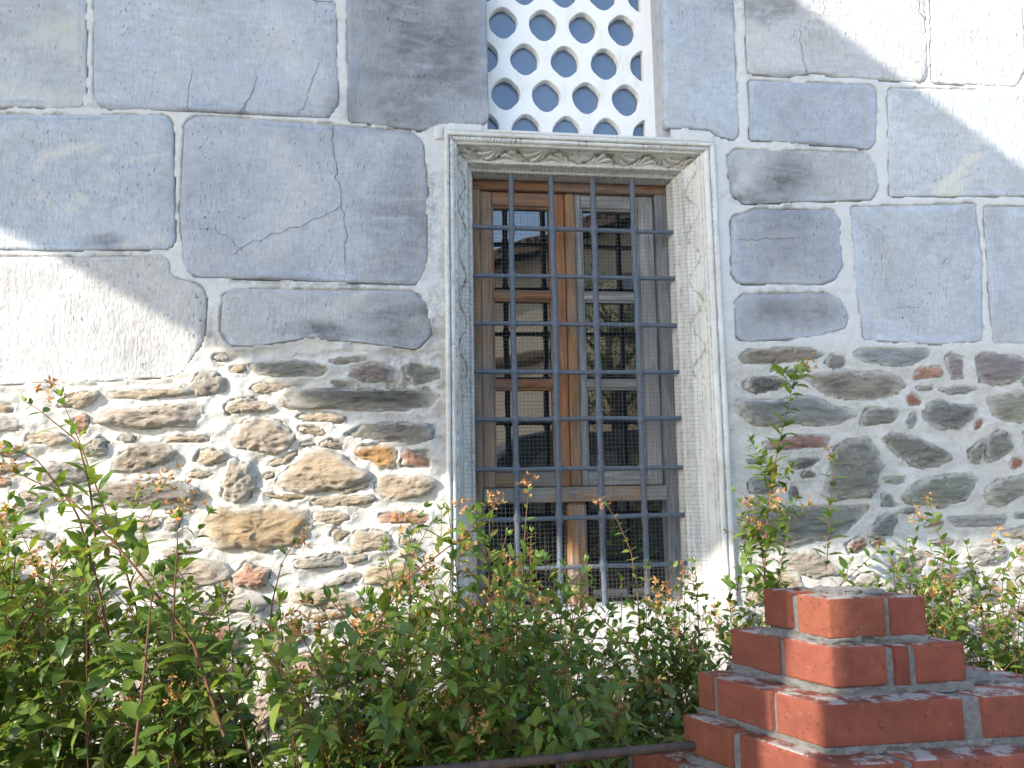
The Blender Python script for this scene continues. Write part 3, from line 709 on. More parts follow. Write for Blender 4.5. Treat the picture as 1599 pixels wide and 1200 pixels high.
# ------------------------------------------------------------------ marble window surround
surround = empty('window_surround', 'carved marble frame with scrolls and rope moulding around the barred window', 'window frame', (0.585, 0.0, 0.86))
PROF = [(0.0, 0.05), (0.0, -0.020), (0.004, -0.024), (0.013, -0.024), (0.0155, -0.018)]
PROF += [(0.0155+0.0165*(0.5-0.5*math.cos(a)), -0.012-0.010*math.sin(a)) for a in np.linspace(0, math.pi, 9)]
PROF += [(0.034, -0.012), (0.0385, -0.012), (0.0405, -0.003)]
NB0 = len(PROF)
PROF += [(0.042+0.030*v, 0.001+0.047*v+0.008*math.sin(v*math.pi)) for v in np.linspace(0, 1, 22)]
NB1 = len(PROF)
PROF += [(0.0735, 0.047), (0.0785, 0.050), (0.080, 0.056), (0.0825, 0.066), (0.0865, 0.076), (0.0905, 0.080), (0.0945, 0.081), (0.0955, 0.088), (0.1, 0.108), (0.1, 0.135)]
PROF = np.array(PROF)
def carve(l, k, mode, Ltot):
    """relief (outwards positive) at length l, profile point k"""
    r = np.zeros_like(l)
    if 4 <= k <= 13:                                  # rope
        ph = (k-4)/9.0
        if mode == 'lintel': m = ((l < 0.235) | (l > Ltot-0.235)).astype(float)
        elif mode == 'right': m = (l > Ltot-0.70).astype(float)
        else: m = (l > Ltot-0.16).astype(float)*0.8
        sgn = np.where(l < Ltot/2, 1, -1) if mode == 'lintel' else 1
        r += m*0.0030*np.sin(2*math.pi*(l/0.0115 + sgn*ph*0.9))*math.sin(math.pi*ph)
        for c in ((0.235, 0.25, Ltot/2-.012, Ltot/2+.012, Ltot-.235, Ltot-.25) if mode == 'lintel' else (Ltot-.70, Ltot-.715)): r -= 0.004*np.exp(-((l-c)/0.0025)**2)
    if NB0 <= k < NB1:                                # running scroll
        v = (k-NB0)/(NB1-NB0-1.0); Pd = 0.155
        if mode == 'lintel': u = np.abs(l-Ltot/2); m = np.ones_like(l); rough = np.clip(1-u/0.065, 0, 1)
        else: u = Ltot-l; m = (u < 0.80).astype(float); rough = np.zeros_like(l)
        w0 = 0.5+0.40*np.cos(2*math.pi*u/Pd); dd = v-w0
        r -= 0.0060*m*np.exp(-(dd/0.085)**2)
        # leaf lobes: feathered arcs about the middle of every wave
        half = np.floor(u/(Pd/2)+0.5); cu = half*Pd/2; top = np.mod(half, 2)
        vv = np.where(top == 0, v, 1-v)
        uu = (u-cu)/(Pd/2); ang = np.arctan2(vv*0.62+0.06, uu*0.9+0.33); rad = np.hypot(vv*0.62, uu*0.9+0.33)
        fe = np.sin(ang*15 + rad*9)
        inside_ = 1/(1+np.exp(-(np.where(top == 0, -dd, dd)*-1+0.0)*14))
        lob = np.where(top == 0, w0-v, v-w0) > 0.07
        edge = math.sin(math.pi*min(max(v, 0), 1))**0.5
        r += m*np.where(lob, 0.0042*fe+0.0016, -0.0030)*edge*(1-rough)
        r += rough*0.004*fbm(u*190, l*0+v*7, 0, 83, 2)
    if mode != 'lintel' and NB0 <= k < NB1:           # closing volute
        v = (k-NB0)/(NB1-NB0-1.0); u = Ltot-l; du = (u-0.845)/0.05; dv = (v-0.5)/0.5
        rr = np.hypot(du, dv); th = np.arctan2(dv, du)
        r += np.where(rr < 1, 0.003*np.sin(rr*15-th), 0)
    return r*(1.0 if mode == 'lintel' else 0.75 if mode == 'left' else 0.27)
def moulding(name, outer0, outer1, inner0, inner1, axis, mode, Lseg=0.0026):
    """straight run between two mitres; outer/inner give the coordinate of its two ends at profile w=0 and w=0.1"""
    Ltot = abs(outer1-outer0); n = int(Ltot/Lseg); t = np.linspace(0, 1, n); V = np.zeros((len(PROF), n, 3)); st = np.zeros((len(PROF), n))
    for k, (w, y) in enumerate(PROF):
        f = w/0.1
        a = outer0+(inner0-outer0)*f; b = outer1+(inner1-outer1)*f
        along = a+(b-a)*t; l = np.abs(along-outer0)
        r = carve(l if mode != 'lintel' else l, k, mode, Ltot)
        r = r + 0.0022*fbm(along*18, np.full(n, w*160), 0.3 if mode == 'lintel' else 2.3, 85, 4)
        V[k, :, 1] = y - r*0.75
        off = r*0.66
        if mode == 'lintel': V[k, :, 0] = along; V[k, :, 2] = ztop(f) + off*0
        elif mode == 'left': V[k, :, 2] = along; V[k, :, 0] = xl(f) + off*0
        else: V[k, :, 2] = along; V[k, :, 0] = xr(f) - off*0
        st[k] = np.clip((-r)*(300 if NB0 <= k < NB1 else 220), 0, 0.9)+(0.10 if mode == 'lintel' and k >= NB0 else 0) + (0.55 if k in (4, 14, 16, NB1+1, NB1+4, NB1+7) else 0.0)  # shade of carved grooves and profile creases painted in along with the staining
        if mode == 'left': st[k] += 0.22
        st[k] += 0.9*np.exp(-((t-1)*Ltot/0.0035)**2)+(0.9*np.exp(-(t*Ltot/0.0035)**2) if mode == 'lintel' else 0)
    P = V.reshape(-1, 3); F = []
    m = len(PROF)
    for k in range(m-1):
        b0 = k*n
        F += [(b0+i, b0+i+1, b0+n+i+1, b0+n+i) for i in range(n-1)]
    if mode in ('lintel', 'right'): F = [f[::-1] for f in F]
    return put(obj(name, mesh(name, P, F, M['frame'], True, dict(stain_shade=np.clip(st.reshape(-1), 0, 1)))), surround)
OX0, OX1, OZ = 0.130, 1.048, 2.606
IX0, IX1, IZ = 0.232, 0.925, 2.510
def xl(f): return OX0+(IX0-OX0)*f
def xr(f): return OX1+(IX1-OX1)*f
def ztop(f): return OZ+(IZ-OZ)*f
BOT = 1.070
moulding('lintel', OX0, OX1, IX0, IX1, 0, 'lintel')
moulding('jamb', BOT, OZ, BOT, IZ, 2, 'left')
moulding('jamb', BOT, OZ, BOT, IZ, 2, 'right')
sill = box_mesh('sill', (0.085, -0.040, 0.862), (1.075, 0.16, BOT), M['frame'], 0.006, 2); put(obj('sill', sill), surround)
cap = box_mesh('top_ledge', (0.27, -0.022, OZ), (0.90, 0.16, OZ+0.012), M['frame'], 0.003, 1); put(obj('top_ledge', cap), surround)
for a, b in (((0.098, -0.020, OZ-.03), (0.128, 0.02, OZ+.018)), ((0.14, -0.019, OZ+0.001), (0.258, 0.02, OZ+0.03)), ((0.915, -0.019, OZ+0.001), (1.05, 0.02, OZ+0.035))):
    put(obj('mortar_patch', box_mesh('mortar_patch', a, b, M['mortar'], 0.008, 2)), surround)

# ------------------------------------------------------------------ lattice window
lattice = empty('lattice_window', 'white plaster lattice of pointed holes with glass given a painted-in sky reflection above the marble frame', 'lattice window', (0.58, 0.10, 2.60))
LX0, LX1, LZ0, LZ1, LY = 0.255, 0.876, 2.585, 3.62, 0.080
def ogee(cx, cz, sx=1.0, n=28):
    P = []
    for i in range(n):
        a = 2*math.pi*i/n; c, s = math.cos(a), math.sin(a)
        pt = 0.008*max(0, abs(s)-0.80)/0.20
        P.append((cx+0.0520*c*sx*(1+.03*math.sin(3*a+cx*40)), cz+(0.0535*s+math.copysign(pt, s))*(1+.03*math.sin(2*a+cz*50))))
    return P
holes = []
rows = [(3.055, 0.341), (2.925, 0.416), (2.795, 0.346), (2.667, 0.416), (3.185, 0.416), (3.315, 0.341), (3.445, 0.416)]
for cz, x0 in rows:
    for k in range(-1, 5):
        cx = x0+k*0.1425
        if cx < LX0+0.012 or cx > LX1-0.03: continue
        holes.append((cx, cz))
def clip_poly(P):
    # keep holes inside the plaster edge
    return [(min(max(x, LX0+0.018), LX1-0.036), z) for x, z in P]
bm = bmesh.new()
def ring(P, y): return [bm.verts.new((x, y, z)) for x, z in P]
edges = []
outer = [(LX0, LZ0), (LX1, LZ0), (LX1, LZ1), (LX0, LZ1)]
vo = ring(outer, LY); edges += [bm.edges.new((vo[i], vo[(i+1) % 4])) for i in range(4)]
hr = []
for cx, cz in holes:
    P = clip_poly(ogee(cx, cz))
    Q = [P[0]]
    for p in P[1:]:
        if math.hypot(p[0]-Q[-1][0], p[1]-Q[-1][1]) > 0.0006: Q.append(p)
    if cz-0.07 < LZ0: Q = [(x, max(z, LZ0+0.004)) for x, z in Q]; Q = [q for i, q in enumerate(Q) if math.hypot(q[0]-Q[i-1][0], q[1]-Q[i-1][1]) > 0.0006]
    v = ring(Q, LY); hr.append((cx, cz, Q, v))
    edges += [bm.edges.new((v[i], v[(i+1) % len(v)])) for i in range(len(v))]
bmesh.ops.triangle_fill(bm, use_beauty=True, use_dissolve=False, edges=edges, normal=(0, -1, 0))
for cx, cz, Q, v in hr:
    n = len(v)
    C = np.mean(Q, axis=0)
    prev = v
    for dy, sc in ((0.003, 0.97), (0.012, 0.945), (0.024, 0.925)):
        cur = []
        for i, (x, z) in enumerate(Q):
            wob = 1+0.02*math.sin(i*2.3+cx*50+cz*31)*(dy > 0.01)
            cur.append(bm.verts.new((C[0]+(x-C[0])*sc*wob, LY+dy, C[1]+(z-C[1])*sc*wob)))
        for i in range(n): bm.faces.new((prev[i], prev[(i+1) % n], cur[(i+1) % n], cur[i]))
        prev = cur
bmesh.ops.recalc_face_normals(bm, faces=bm.faces[:])
me = bpy.data.meshes.new('lattice'); bm.to_mesh(me); bm.free(); me.materials.append(M['plaster'])
put(obj('lattice', me), lattice)
for cx, cz in holes:
    a = rng.normal(0, 0.02, 2)
    w, h, y = 0.052, 0.064, LY+0.025
    x0, x1 = max(cx-w, LX0+.01), min(cx+w, LX1-.030); z0, z1 = max(cz-h, LZ0), cz+h
    V = [(x, y+(x-cx)*a[0]+(z-cz)*a[1], z) for x, z in ((x0, z0), (x1, z0), (x1, z1), (x0, z1))]; V += [(v[0], v[1]+0.004, v[2]) for v in V]
    put(obj('pane', mesh('pane', V, [(0, 1, 2, 3), (7, 6, 5, 4), (0, 4, 5, 1), (1, 5, 6, 2), (2, 6, 7, 3), (3, 7, 4, 0)], M['skyglass'], False)), lattice)
# reveals of the opening
for nm, a, b in (('reveal', (0.240, 0.012, 2.60), (0.262, 0.30, 3.62)), ('reveal', (0.876, 0.010, 2.62), (0.93, 0.30, 3.62))):
    put(obj(nm, box_mesh(nm, a, b, M['ashlar'], 0.002, 1), color=(.40, .42, .45)), lattice)

# ------------------------------------------------------------------ wooden casement window
win = empty('casement_window', 'weathered two-leaf wooden window with small panes behind the iron grille', 'window', (0.58, 0.15, 1.07))
BRN = (.27, .115, .045); ORG = (.29, .15, .062); MID = (.26, .165, .095); GRY = (.27, .265, .255); DGR = (.15, .155, .16)
def wood(name, x0, x1, z0, z1, y0, y1, c, worn=0.6, hor=False, parent=win, bev=0.003, worn2=None):
    nz = 14; bm = bmesh.new(); bmesh.ops.create_cube(bm, size=1.0)
    for v in bm.verts: v.co = Vector((x0 if v.co.x < 0 else x1, y0 if v.co.y < 0 else y1, z0 if v.co.z < 0 else z1))
    bmesh.ops.bevel(bm, geom=bm.edges[:], offset=bev, segments=1, affect='EDGES')
    ax = 0 if hor else 2; lo, hi = (x0, x1) if hor else (z0, z1)
    for k in range(1, nz):
        co = [0, 0, 0]; no = [0, 0, 0]; co[ax] = lo+(hi-lo)*k/nz; no[ax] = 1
        bmesh.ops.bisect_plane(bm, geom=bm.verts[:]+bm.edges[:]+bm.faces[:], plane_co=co, plane_no=no)
    me = bpy.data.meshes.new(name); bm.to_mesh(me); bm.free(); me.materials.append(M['woodh' if hor else 'wood'])
    a = me.attributes.new('worn', 'FLOAT', 'POINT'); w2 = worn if worn2 is None else worn2
    a.data.foreach_set('value', [worn+(w2-worn)*((v.co[ax]-lo)/(hi-lo)) for v in me.vertices])
    o = obj(name, me, color=c)
    return put(o, parent) if parent is win else putsub(o, parent)
DW = 0.150                                               # front of the fixed frame
def wx(px, py=500, d=DW): return float(W(px, py, d)[0])
def wz(py, px=890, d=DW): return float(W(px, py, d)[1])
zt = 2.545; zb = 1.06
wood('head', 0.20, 0.96, wz(299), zt, DW, DW+.09, BRN, 0.15, True, worn2=1.0)
wood('post', 0.20, wx(752), zb, wz(299)-.001, DW, DW+.09, MID, 1.0, worn2=0.0)
wood('post', wx(1030), 0.96, zb, wz(299)-.001, DW, DW+.09, DGR, 1.0)
zT0, zT1 = wz(784), wz(761)
wood('transom', wx(752), wx(1030), zT0, zT1, DW-.012, DW+.09, MID, 1.15, True)
wood('mullion', wx(890, 860), wx(919, 860), zb, zT0-.001, DW+.004, DW+.07, ORG, 1.0, bev=0.010)
wood('bottom_rail', wx(752), wx(1030), zb, wz(957), DW+.002, DW+.09, GRY, 0.9, True)
def sash(xa, xb, gl0, gl1, cols, label):
    """one leaf: stiles, rails, muntins and three panes"""
    lf = wood('sash', xa, gl0, zT1+.002, wz(300), DW+.020, DW+.062, cols[0], cols[4], worn2=0.25 if cols[0] is not GRY else 1)
    P = lf
    lf['label'] = label
    def sub(nm, *a, **k):
        return wood(nm, *a, parent=lf, **k)
    sub('stile', gl1, xb, zT1+.002, wz(300), DW+.020, DW+.062, cols[1], cols[5], worn2=0.1 if cols[1] is not GRY else 1)
    zts = wz(321); zbs = wz(737)
    sub('rail', gl0+.0005, gl1-.0005, zts, wz(300)-.0006, DW+.021, DW+.061, cols[2], cols[5], True)
    sub('rail', gl0+.0005, gl1-.0005, zT1+.0026, zbs, DW+.021, DW+.061, cols[3], 0.9, True)
    ys = [zbs, wz(605), wz(594), wz(466), wz(455), zts]
    sub('muntin', gl0+.0005, gl1-.0005, ys[1], ys[2], DW+.024, DW+.058, cols[2], 0.6, True)
    sub('muntin', gl0+.0005, gl1-.0005, ys[3], ys[4], DW+.024, DW+.058, cols[2], 0.4, True)
    for a, b in ((ys[0], ys[1]), (ys[2], ys[3]), (ys[4], ys[5])):
        tl = rng.normal(0, 0.006, 2)
        xm, zm = (gl0+gl1)/2, (a+b)/2
        V = [(x, DW+.044+(x-xm)*tl[0]+(z-zm)*tl[1], z) for x, z in ((gl0, a), (gl1, a), (gl1, b), (gl0, b))]; V += [(v[0], v[1]+.003, v[2]) for v in V]
        putsub(obj('pane', mesh('pane', V, [(0, 1, 2, 3), (7, 6, 5, 4), (0, 4, 5, 1), (1, 5, 6, 2), (2, 6, 7, 3), (3, 7, 4, 0)], M['glass'], False)), lf)
        # putty bead round the pane
        for (x0, x1, z0, z1) in ((gl0, gl0+.008, a, b), (gl1-.008, gl1, a, b), (gl0+.008, gl1-.008, b-.008, b), (gl0+.008, gl1-.008, a, a+.008)):
            wood('bead', x0+.0003, x1-.0003, z0+.0003, z1-.0003, DW+.028, DW+.041, cols[2], 0.7, x1-x0 > z1-z0, bev=0.002, parent=lf)
sash(wx(753), wx(887), wx(771), wx(866), ((.33, .20, .11), BRN, BRN, MID, 1.1, 0.3), 'brown left leaf of the window with grey bleached foot')
sash(wx(904), wx(1029), wx(914), wx(1006), (GRY, GRY, GRY, GRY, 1.0, 1.0), 'grey bleached right leaf of the window')
wood('cover_strip', wx(888), wx(903), zT1+.0022, wz(301), DW+.006, DW+.05, ORG, 1.0, bev=0.006, worn2=0.35)
for x0, x1 in ((wx(752), wx(891, 860)), (wx(918, 860), wx(1030))):
    z0, z1 = wz(957), zT0
    put(obj('pane', box_mesh('pane', (x0, DW+.050, z0), (x1, DW+.054, z1), M['glass'])), win)
put(obj('backing', box_mesh('backing', (0.18, DW+.10, 1.0), (0.98, DW+.13, 2.58), M['timber'])), win)

# ------------------------------------------------------------------ iron grille and wire mesh
grille = empty('window_grille', 'blue-grey painted iron grille of crossing round bars over the window', 'grille', (0.58, 0.085, 1.08))
GY = 0.098
hz_px = [(737.6, 356, 1046.5, 361.6), (740.8, 431.4, 1048, 434.6), (742.4, 504.6, 1050.4, 509.4), (744, 580.7, 1052.4, 581.6), (745.7, 657, 1058, 652.5), (747, 735, 1061, 729.6), (747, 813, 1066, 803.4), (748, 889, 1068, 881)]
hzs = [float((W(a, b, GY)[1]+W(c, d, GY)[1])/2) for a, b, c, d in hz_px]
vxs = [0.3625, 0.503, 0.6465, 0.791]
for i, x in enumerate(vxs):
    zs = []; rs = []
    for z in np.arange(1.055, 2.525, 0.006):
        dz = min(abs(z-h) for h in hzs)
        zs.append(z); rs.append(0.0098+0.0058*math.exp(-(dz/0.0125)**2)+0.0006*float(vnoise(z*40, i*7.7)))
    zs = np.array(zs)
    P = np.stack([x+0.0035*fbm(zs*4, zs*0+i*9, 0, 91), GY+0.003*fbm(zs*4, zs*0+i*9, 3, 92), zs], 1)
    V, F = tube_data(P, np.array(rs), 12)
    put(obj('upright_bar', mesh('upright_bar', V, F, M['iron'])), grille)
for i, z in enumerate(hzs):
    xs = np.arange(0.226, 0.934, 0.008)
    P = np.stack([xs, GY+0*xs+0.002*fbm(xs*5, xs*0+i*5, 0, 93), z+0.0035*fbm(xs*5, xs*0+i*5, 1, 94)], 1)
    V, F = tube_data(P, 0.0078+0.0006*vnoise(xs*40, xs*0+i), 10)
    put(obj('cross_bar', mesh('cross_bar', V, F, M['iron'])), grille)
# mesh: bows out at the bottom, torn edge at the lower left
def mesh_y(x, z):
    x = np.asarray(x); e = np.clip((0.27-x)/0.08, 0, 1)+np.clip((x-0.89)/0.08, 0, 1)
    return 0.046 - 0.043*e + 0.005*np.sin(x*7+z*3)*(1-e*.5) + 0.004*fbm(x*5, np.asarray(z)*5, 0.2, 95) - 0.012*np.clip((1.45-z)/0.4, 0, 1)
bag = Bag(); MS = 0.0136; RW = 0.00042
def wire(P):
    V, F = tube_data(P, RW, 3, False); bag.add(V, F)
mx0, mx1, mz0, mz1 = 0.183, 0.985, 1.078, 2.530
zz = np.arange(mz0, mz1, 0.03)
for k, x in enumerate(np.arange(mx0, mx1, MS)):
    lo = 1.078
    z = zz[(zz >= lo)]
    sag = np.clip((1.42-z)/0.35, 0, 1)
    xx = x+0.0022*fbm(z*9, z*0+x*30, 0, 96)+0.006*sag*fbm(z*14, z*0+x*14, 0, 97)
    hi = np.clip((x-0.225)/0.0, 0, 1) if False else 1
    lim = mz1 if 0.225 < x < 0.93 else 2.50-0.0 if x > .9 else 2.15
    s = z < lim
    wire(np.stack([xx[s], mesh_y(xx[s], z[s]), z[s]], 1))
for k, z in enumerate(np.arange(mz0, mz1, MS)):
    a, b = (mx0 if z < 2.15 else .226, mx1) if z < 2.50 else (0.226, 0.93)
    xs = np.arange(a, b, 0.03)
    sag = np.clip((1.42-z)/0.35, 0, 1)
    q = z+0.0022*fbm(xs*9, xs*0+z*30, 0, 98)+0.010*sag*fbm(xs*9, xs*0+z*6, 0, 99)
    wire(np.stack([xs, mesh_y(xs, q), q], 1))
obj('wire_mesh', bag.mesh('wire_mesh', M['wire']), None, 'fine square wire mesh stretched across the barred window', 'wire mesh')
# ------------------------------------------------------------------ brick pier
pier = empty('brick_pier', 'stepped red brick pier with thick grey mortar in front of the wall', 'brick pier', (0.78, -1.15, 0.0))
def onz(px, py, z):
    d = (px-CX)/FPX*CR - (py-CY)/FPX*CU + _fw
    return (EYE + d*((z-EYE[2])/d[2]))[:2]
u_dir = np.array([math.cos(R0(-1.5)), math.sin(R0(-1.5))]); v_dir = np.array([math.cos(R0(115.5)), math.sin(R0(115.5))])
COURSE, BH = 0.0705, 0.0605
specs = [  # corner pixel, right splits, left splits
 ((1292, 935), [(0, .093), (.105, .163)], [(0, .058), (.070, .122)]),
 ((1299, 1012), [(0, .089), (.1025, .125), (.138, .2205)], [(0, .088), (.101, .200)]),
 ((1287, 1101), [(0, .218), (.251, .455)], [(0, .084), (.098, .205), (.217, .250)]),
 (None, [(0, .105), (.121, .325), (.345, .53)], [(0, .170), (.182, .285)]),
 (None, [(0, .205), (.219, .42), (.434, .60)], [(0, .095), (.108, .30), (.313, .42)]),
]
ztop_p = 1.30; prevC = None
nc = int(ztop_p/COURSE)
for k in range(nc+1):
    zt_ = ztop_p-k*COURSE; zb_ = zt_-BH
    if zb_ < 0: break
    if k < 3:
        C = onz(*specs[k][0], zt_); rs, ls = specs[k][1:]
    elif k < 5:
        C = prevC + np.array([-0.012, -0.040]); rs, ls = specs[k][1:]
    else:
        rs, ls = (specs[4][1], specs[4][2]) if k % 2 == 0 else ([(0, .095), (.108, .31), (.323, .53), (.543, .60)], [(0, .205), (.218, .42)])
    prevC = C
    Lr, Ll = rs[-1][1], ls[-1][1]
    OC = C+u_dir*Lr+v_dir*Ll
    todo = []
    for (o, u, v, R_, L_, far) in ((C, u_dir, v_dir, rs, ls, False), (OC, -u_dir, -v_dir, rs, ls, True)):
        hd = L_[0][1]
        todo.append([o, o+u*R_[0][1], o+u*R_[0][1]+v*hd, o+v*hd])
        for a, b in R_[1:]:
            if far: b = min(b, Lr-.11)
            if b-a < .02: continue
            dpt = min(.095, Ll*.47); todo.append([o+u*a, o+u*b, o+u*b+v*dpt, o+u*a+v*dpt])
        for a, b in L_[1:]:
            if far: b = min(b, Ll-.11)
            if b-a < .02: continue
            dpt = min(.095, Lr*.47); todo.append([o+v*a, o+u*dpt+v*a, o+u*dpt+v*b, o+v*b])
    if k == 0: todo = todo[:3]
    for P in todo:
        jit = rng.normal(0, .0016, 2); a = rng.normal(0, 0.006); cc = np.mean(P, axis=0)
        Q = [cc+np.array([[math.cos(a), -math.sin(a)], [math.sin(a), math.cos(a)]])@(p-cc)+jit for p in P]
        dz = rng.normal(0, .0012)
        br = np.array([.182, .058, .038])*rng.uniform(.82, 1.12)*np.array([1, rng.uniform(.92, 1.06), rng.uniform(.92, 1.08)])
        put(obj('brick', prism_mesh('brick', Q, zb_+dz, zt_+dz, M['brick'], rng.uniform(.0025, .0055), 2), color=tuple(br)), pier)
    # mortar: core, bed above the course, ragged where it squeezed out
    ins = 0.006
    core = [C+u_dir*ins*1.3+v_dir*ins*1.3, C+u_dir*(Lr-ins)+v_dir*ins, C+u_dir*(Lr-ins)+v_dir*(Ll-ins), C+u_dir*ins+v_dir*(Ll-ins)]
    def lumpy(name, poly, z0, z1, amp, n=150):
        Q = resample(np.array(poly), n); cen = Q.mean(0); V = []; F = []
        lev = [(z0, 1.0), (z0*.5+z1*.5, 1.0), (z1-.002, 1.0), (z1, .96), (z1, .82), (z1, .6), (z1, .3)]
        for j, (z, s) in enumerate(lev):
            d = Q-cen; ln = np.hypot(d[:, 0], d[:, 1])[:, None]
            o = amp*(fbm(Q[:, 0]*55, Q[:, 1]*55, z*60+j*.2, 101)*1.6+fbm(Q[:, 0]*160, Q[:, 1]*160, z*90, 102)*.7)[:, None]
            p = cen+d*s+d/ln*o*(1 if s > .9 else .3)
            zz_ = z+(0.0045*fbm(p[:, 0]*60, p[:, 1]*60, 1.0, 103) if j >= 2 else np.zeros(n))
            V += [(p[i, 0], p[i, 1], zz_[i]) for i in range(n)]
            if j: F += [((j-1)*n+i, (j-1)*n+(i+1) % n, j*n+(i+1) % n, j*n+i) for i in range(n)]
        F.append(tuple((len(lev)-1)*n+i for i in range(n)))
        put(obj(name, mesh(name, V, F, M['pmortar'])), pier)
    lumpy('mortar_core', core, zb_-.001, zt_-.004, 0.0018)
    i2 = min(.088, Lr*.36, Ll*.36)
    lumpy('mortar_core', [C+u_dir*i2*(1 if k else .9)+v_dir*i2*.75, C+u_dir*(Lr-i2*.6)+v_dir*i2*.75, C+u_dir*(Lr-i2*.6)+v_dir*(Ll-i2*.5), C+u_dir*i2*.9+v_dir*(Ll-i2*.5)], zb_, zt_+.004, 0.012)
    if k+1 <= nc:
        g = 0.004
        bed = [C-u_dir*g*.2-v_dir*g*.2, C+u_dir*(Lr+g)-v_dir*g*.2, C+u_dir*(Lr+g)+v_dir*(Ll+g), C+v_dir*(Ll+g)-u_dir*g*.2]
        lumpy('mortar_bed', bed, zt_-COURSE-.002, zb_+.001, 0.0085)

# ------------------------------------------------------------------ rusty railing
rail = empty('iron_railing', 'low rusty iron railing running into the brick pier', 'railing', (0.2, -1.25, 0.0))
zr = 1.045
pa = np.array([*onz(1092, 1163, zr), zr]); pb = np.array([*onz(715, 1199, zr), zr])
dr = (pb-pa)/np.linalg.norm(pb-pa)
pend = pa+dr*2.2
def bar(name, a, b, w=0.007, h=0.011, n=40):
    a = np.array(a, float); b = np.array(b, float); t = np.linspace(0, 1, n)[:, None]; P = a+(b-a)*t
    P = P+0.0015*np.stack([fbm(t[:, 0]*14, t[:, 0]*0+a[0], 0, 111+i) for i in range(3)], 1)
    V, F = tube_data(P, (w+h)/2*(1+0.07*fbm(t[:, 0]*90, t[:, 0]*0+a[0], 0, 115)), 8); put(obj(name, mesh(name, V, F, M['rust'])), rail)
bar('top_rail', pa-dr*.012, pend, .0070, .0085, 160)
bar('bottom_rail', [*(pa[:2]), 0.30], [*(pend[:2]), 0.30], .006, .007)
for s in (0.0, 0.55, 1.1, 1.65, 2.2): bar('post', [*(pa+dr*s)[:2], 0.0], [*(pa+dr*s)[:2], zr-.006], .008, .009)
for i in range(1, 18):
    s = i*0.122
    if abs(s/0.55-round(s/0.55)) < .08: continue
    bar('baluster', [*(pa+dr*s)[:2], 0.30], [*(pa+dr*s)[:2], zr-.006], .004, .005, 16)

print('T pier', time.time()-T0)
# ------------------------------------------------------------------ shrubs
LT = np.array([(0, 0, 0), (.26, 0, .02), (.52, 0, .03), (.78, 0, .015), (1, 0, -.06),
               (.22, .17, .055), (.48, .215, .075), (.76, .125, .045), (.22, -.17, .055), (.48, -.215, .075), (.76, -.125, .045)], float)
LFc = [(0, 1, 5), (1, 2, 6, 5), (2, 3, 7, 6), (3, 4, 7), (0, 8, 1), (1, 8, 9, 2), (2, 9, 10, 3), (3, 10, 4)]
leaf_meshes = []
for s in (0, 1, 2):
    T = LT.copy(); T[:, 1] *= (1.0, 1.15, 0.85)[s]; T[:, 2] -= (0.0, 0.16, 0.08)[s]*T[:, 0]**2
    leaf_meshes.append((T, mesh('leaf', T, LFc, M['leaf'])))
CAL = Bag()
r2 = np.random.default_rng(3)
cal_meshes = []
for q in range(3):
    bgc = Bag()
    for i in range(11):
        c = r2.normal(0, 1, 3)*[.011, .011, .012]+[0, 0, .012]; ax = r2.normal(0, 1, 3)+[0, 0, 1]; ax /= np.linalg.norm(ax)
        a = np.cross(ax, [.3, .8, .1]); a /= np.linalg.norm(a); b = np.cross(ax, a)
        for s in range(4):
            th = 2*math.pi*s/4+i; o = math.cos(th)*a+math.sin(th)*b; sd2 = np.cross(o, ax); L = r2.uniform(.008, .012)
            V = [c, c+(o*.75+ax*.5)*L*.5+sd2*L*.22, c+(o*.8+ax*.6)*L, c+(o*.75+ax*.5)*L*.5-sd2*L*.22]
            bgc.add(V, [(0, 1, 2, 3)])
    cal_meshes.append(bgc.mesh('flower_cluster', M['calyx']))
sr = np.random.default_rng(21)
def unit(v): return v/(math.sqrt(v[0]*v[0]+v[1]*v[1]+v[2]*v[2])+1e-9)
def basis(d):
    a = unit(cross3(d, [0.13, 0.21, 0.97] if abs(d[2]) < .9 else [1, 0.1, 0])); return a, cross3(d, a)
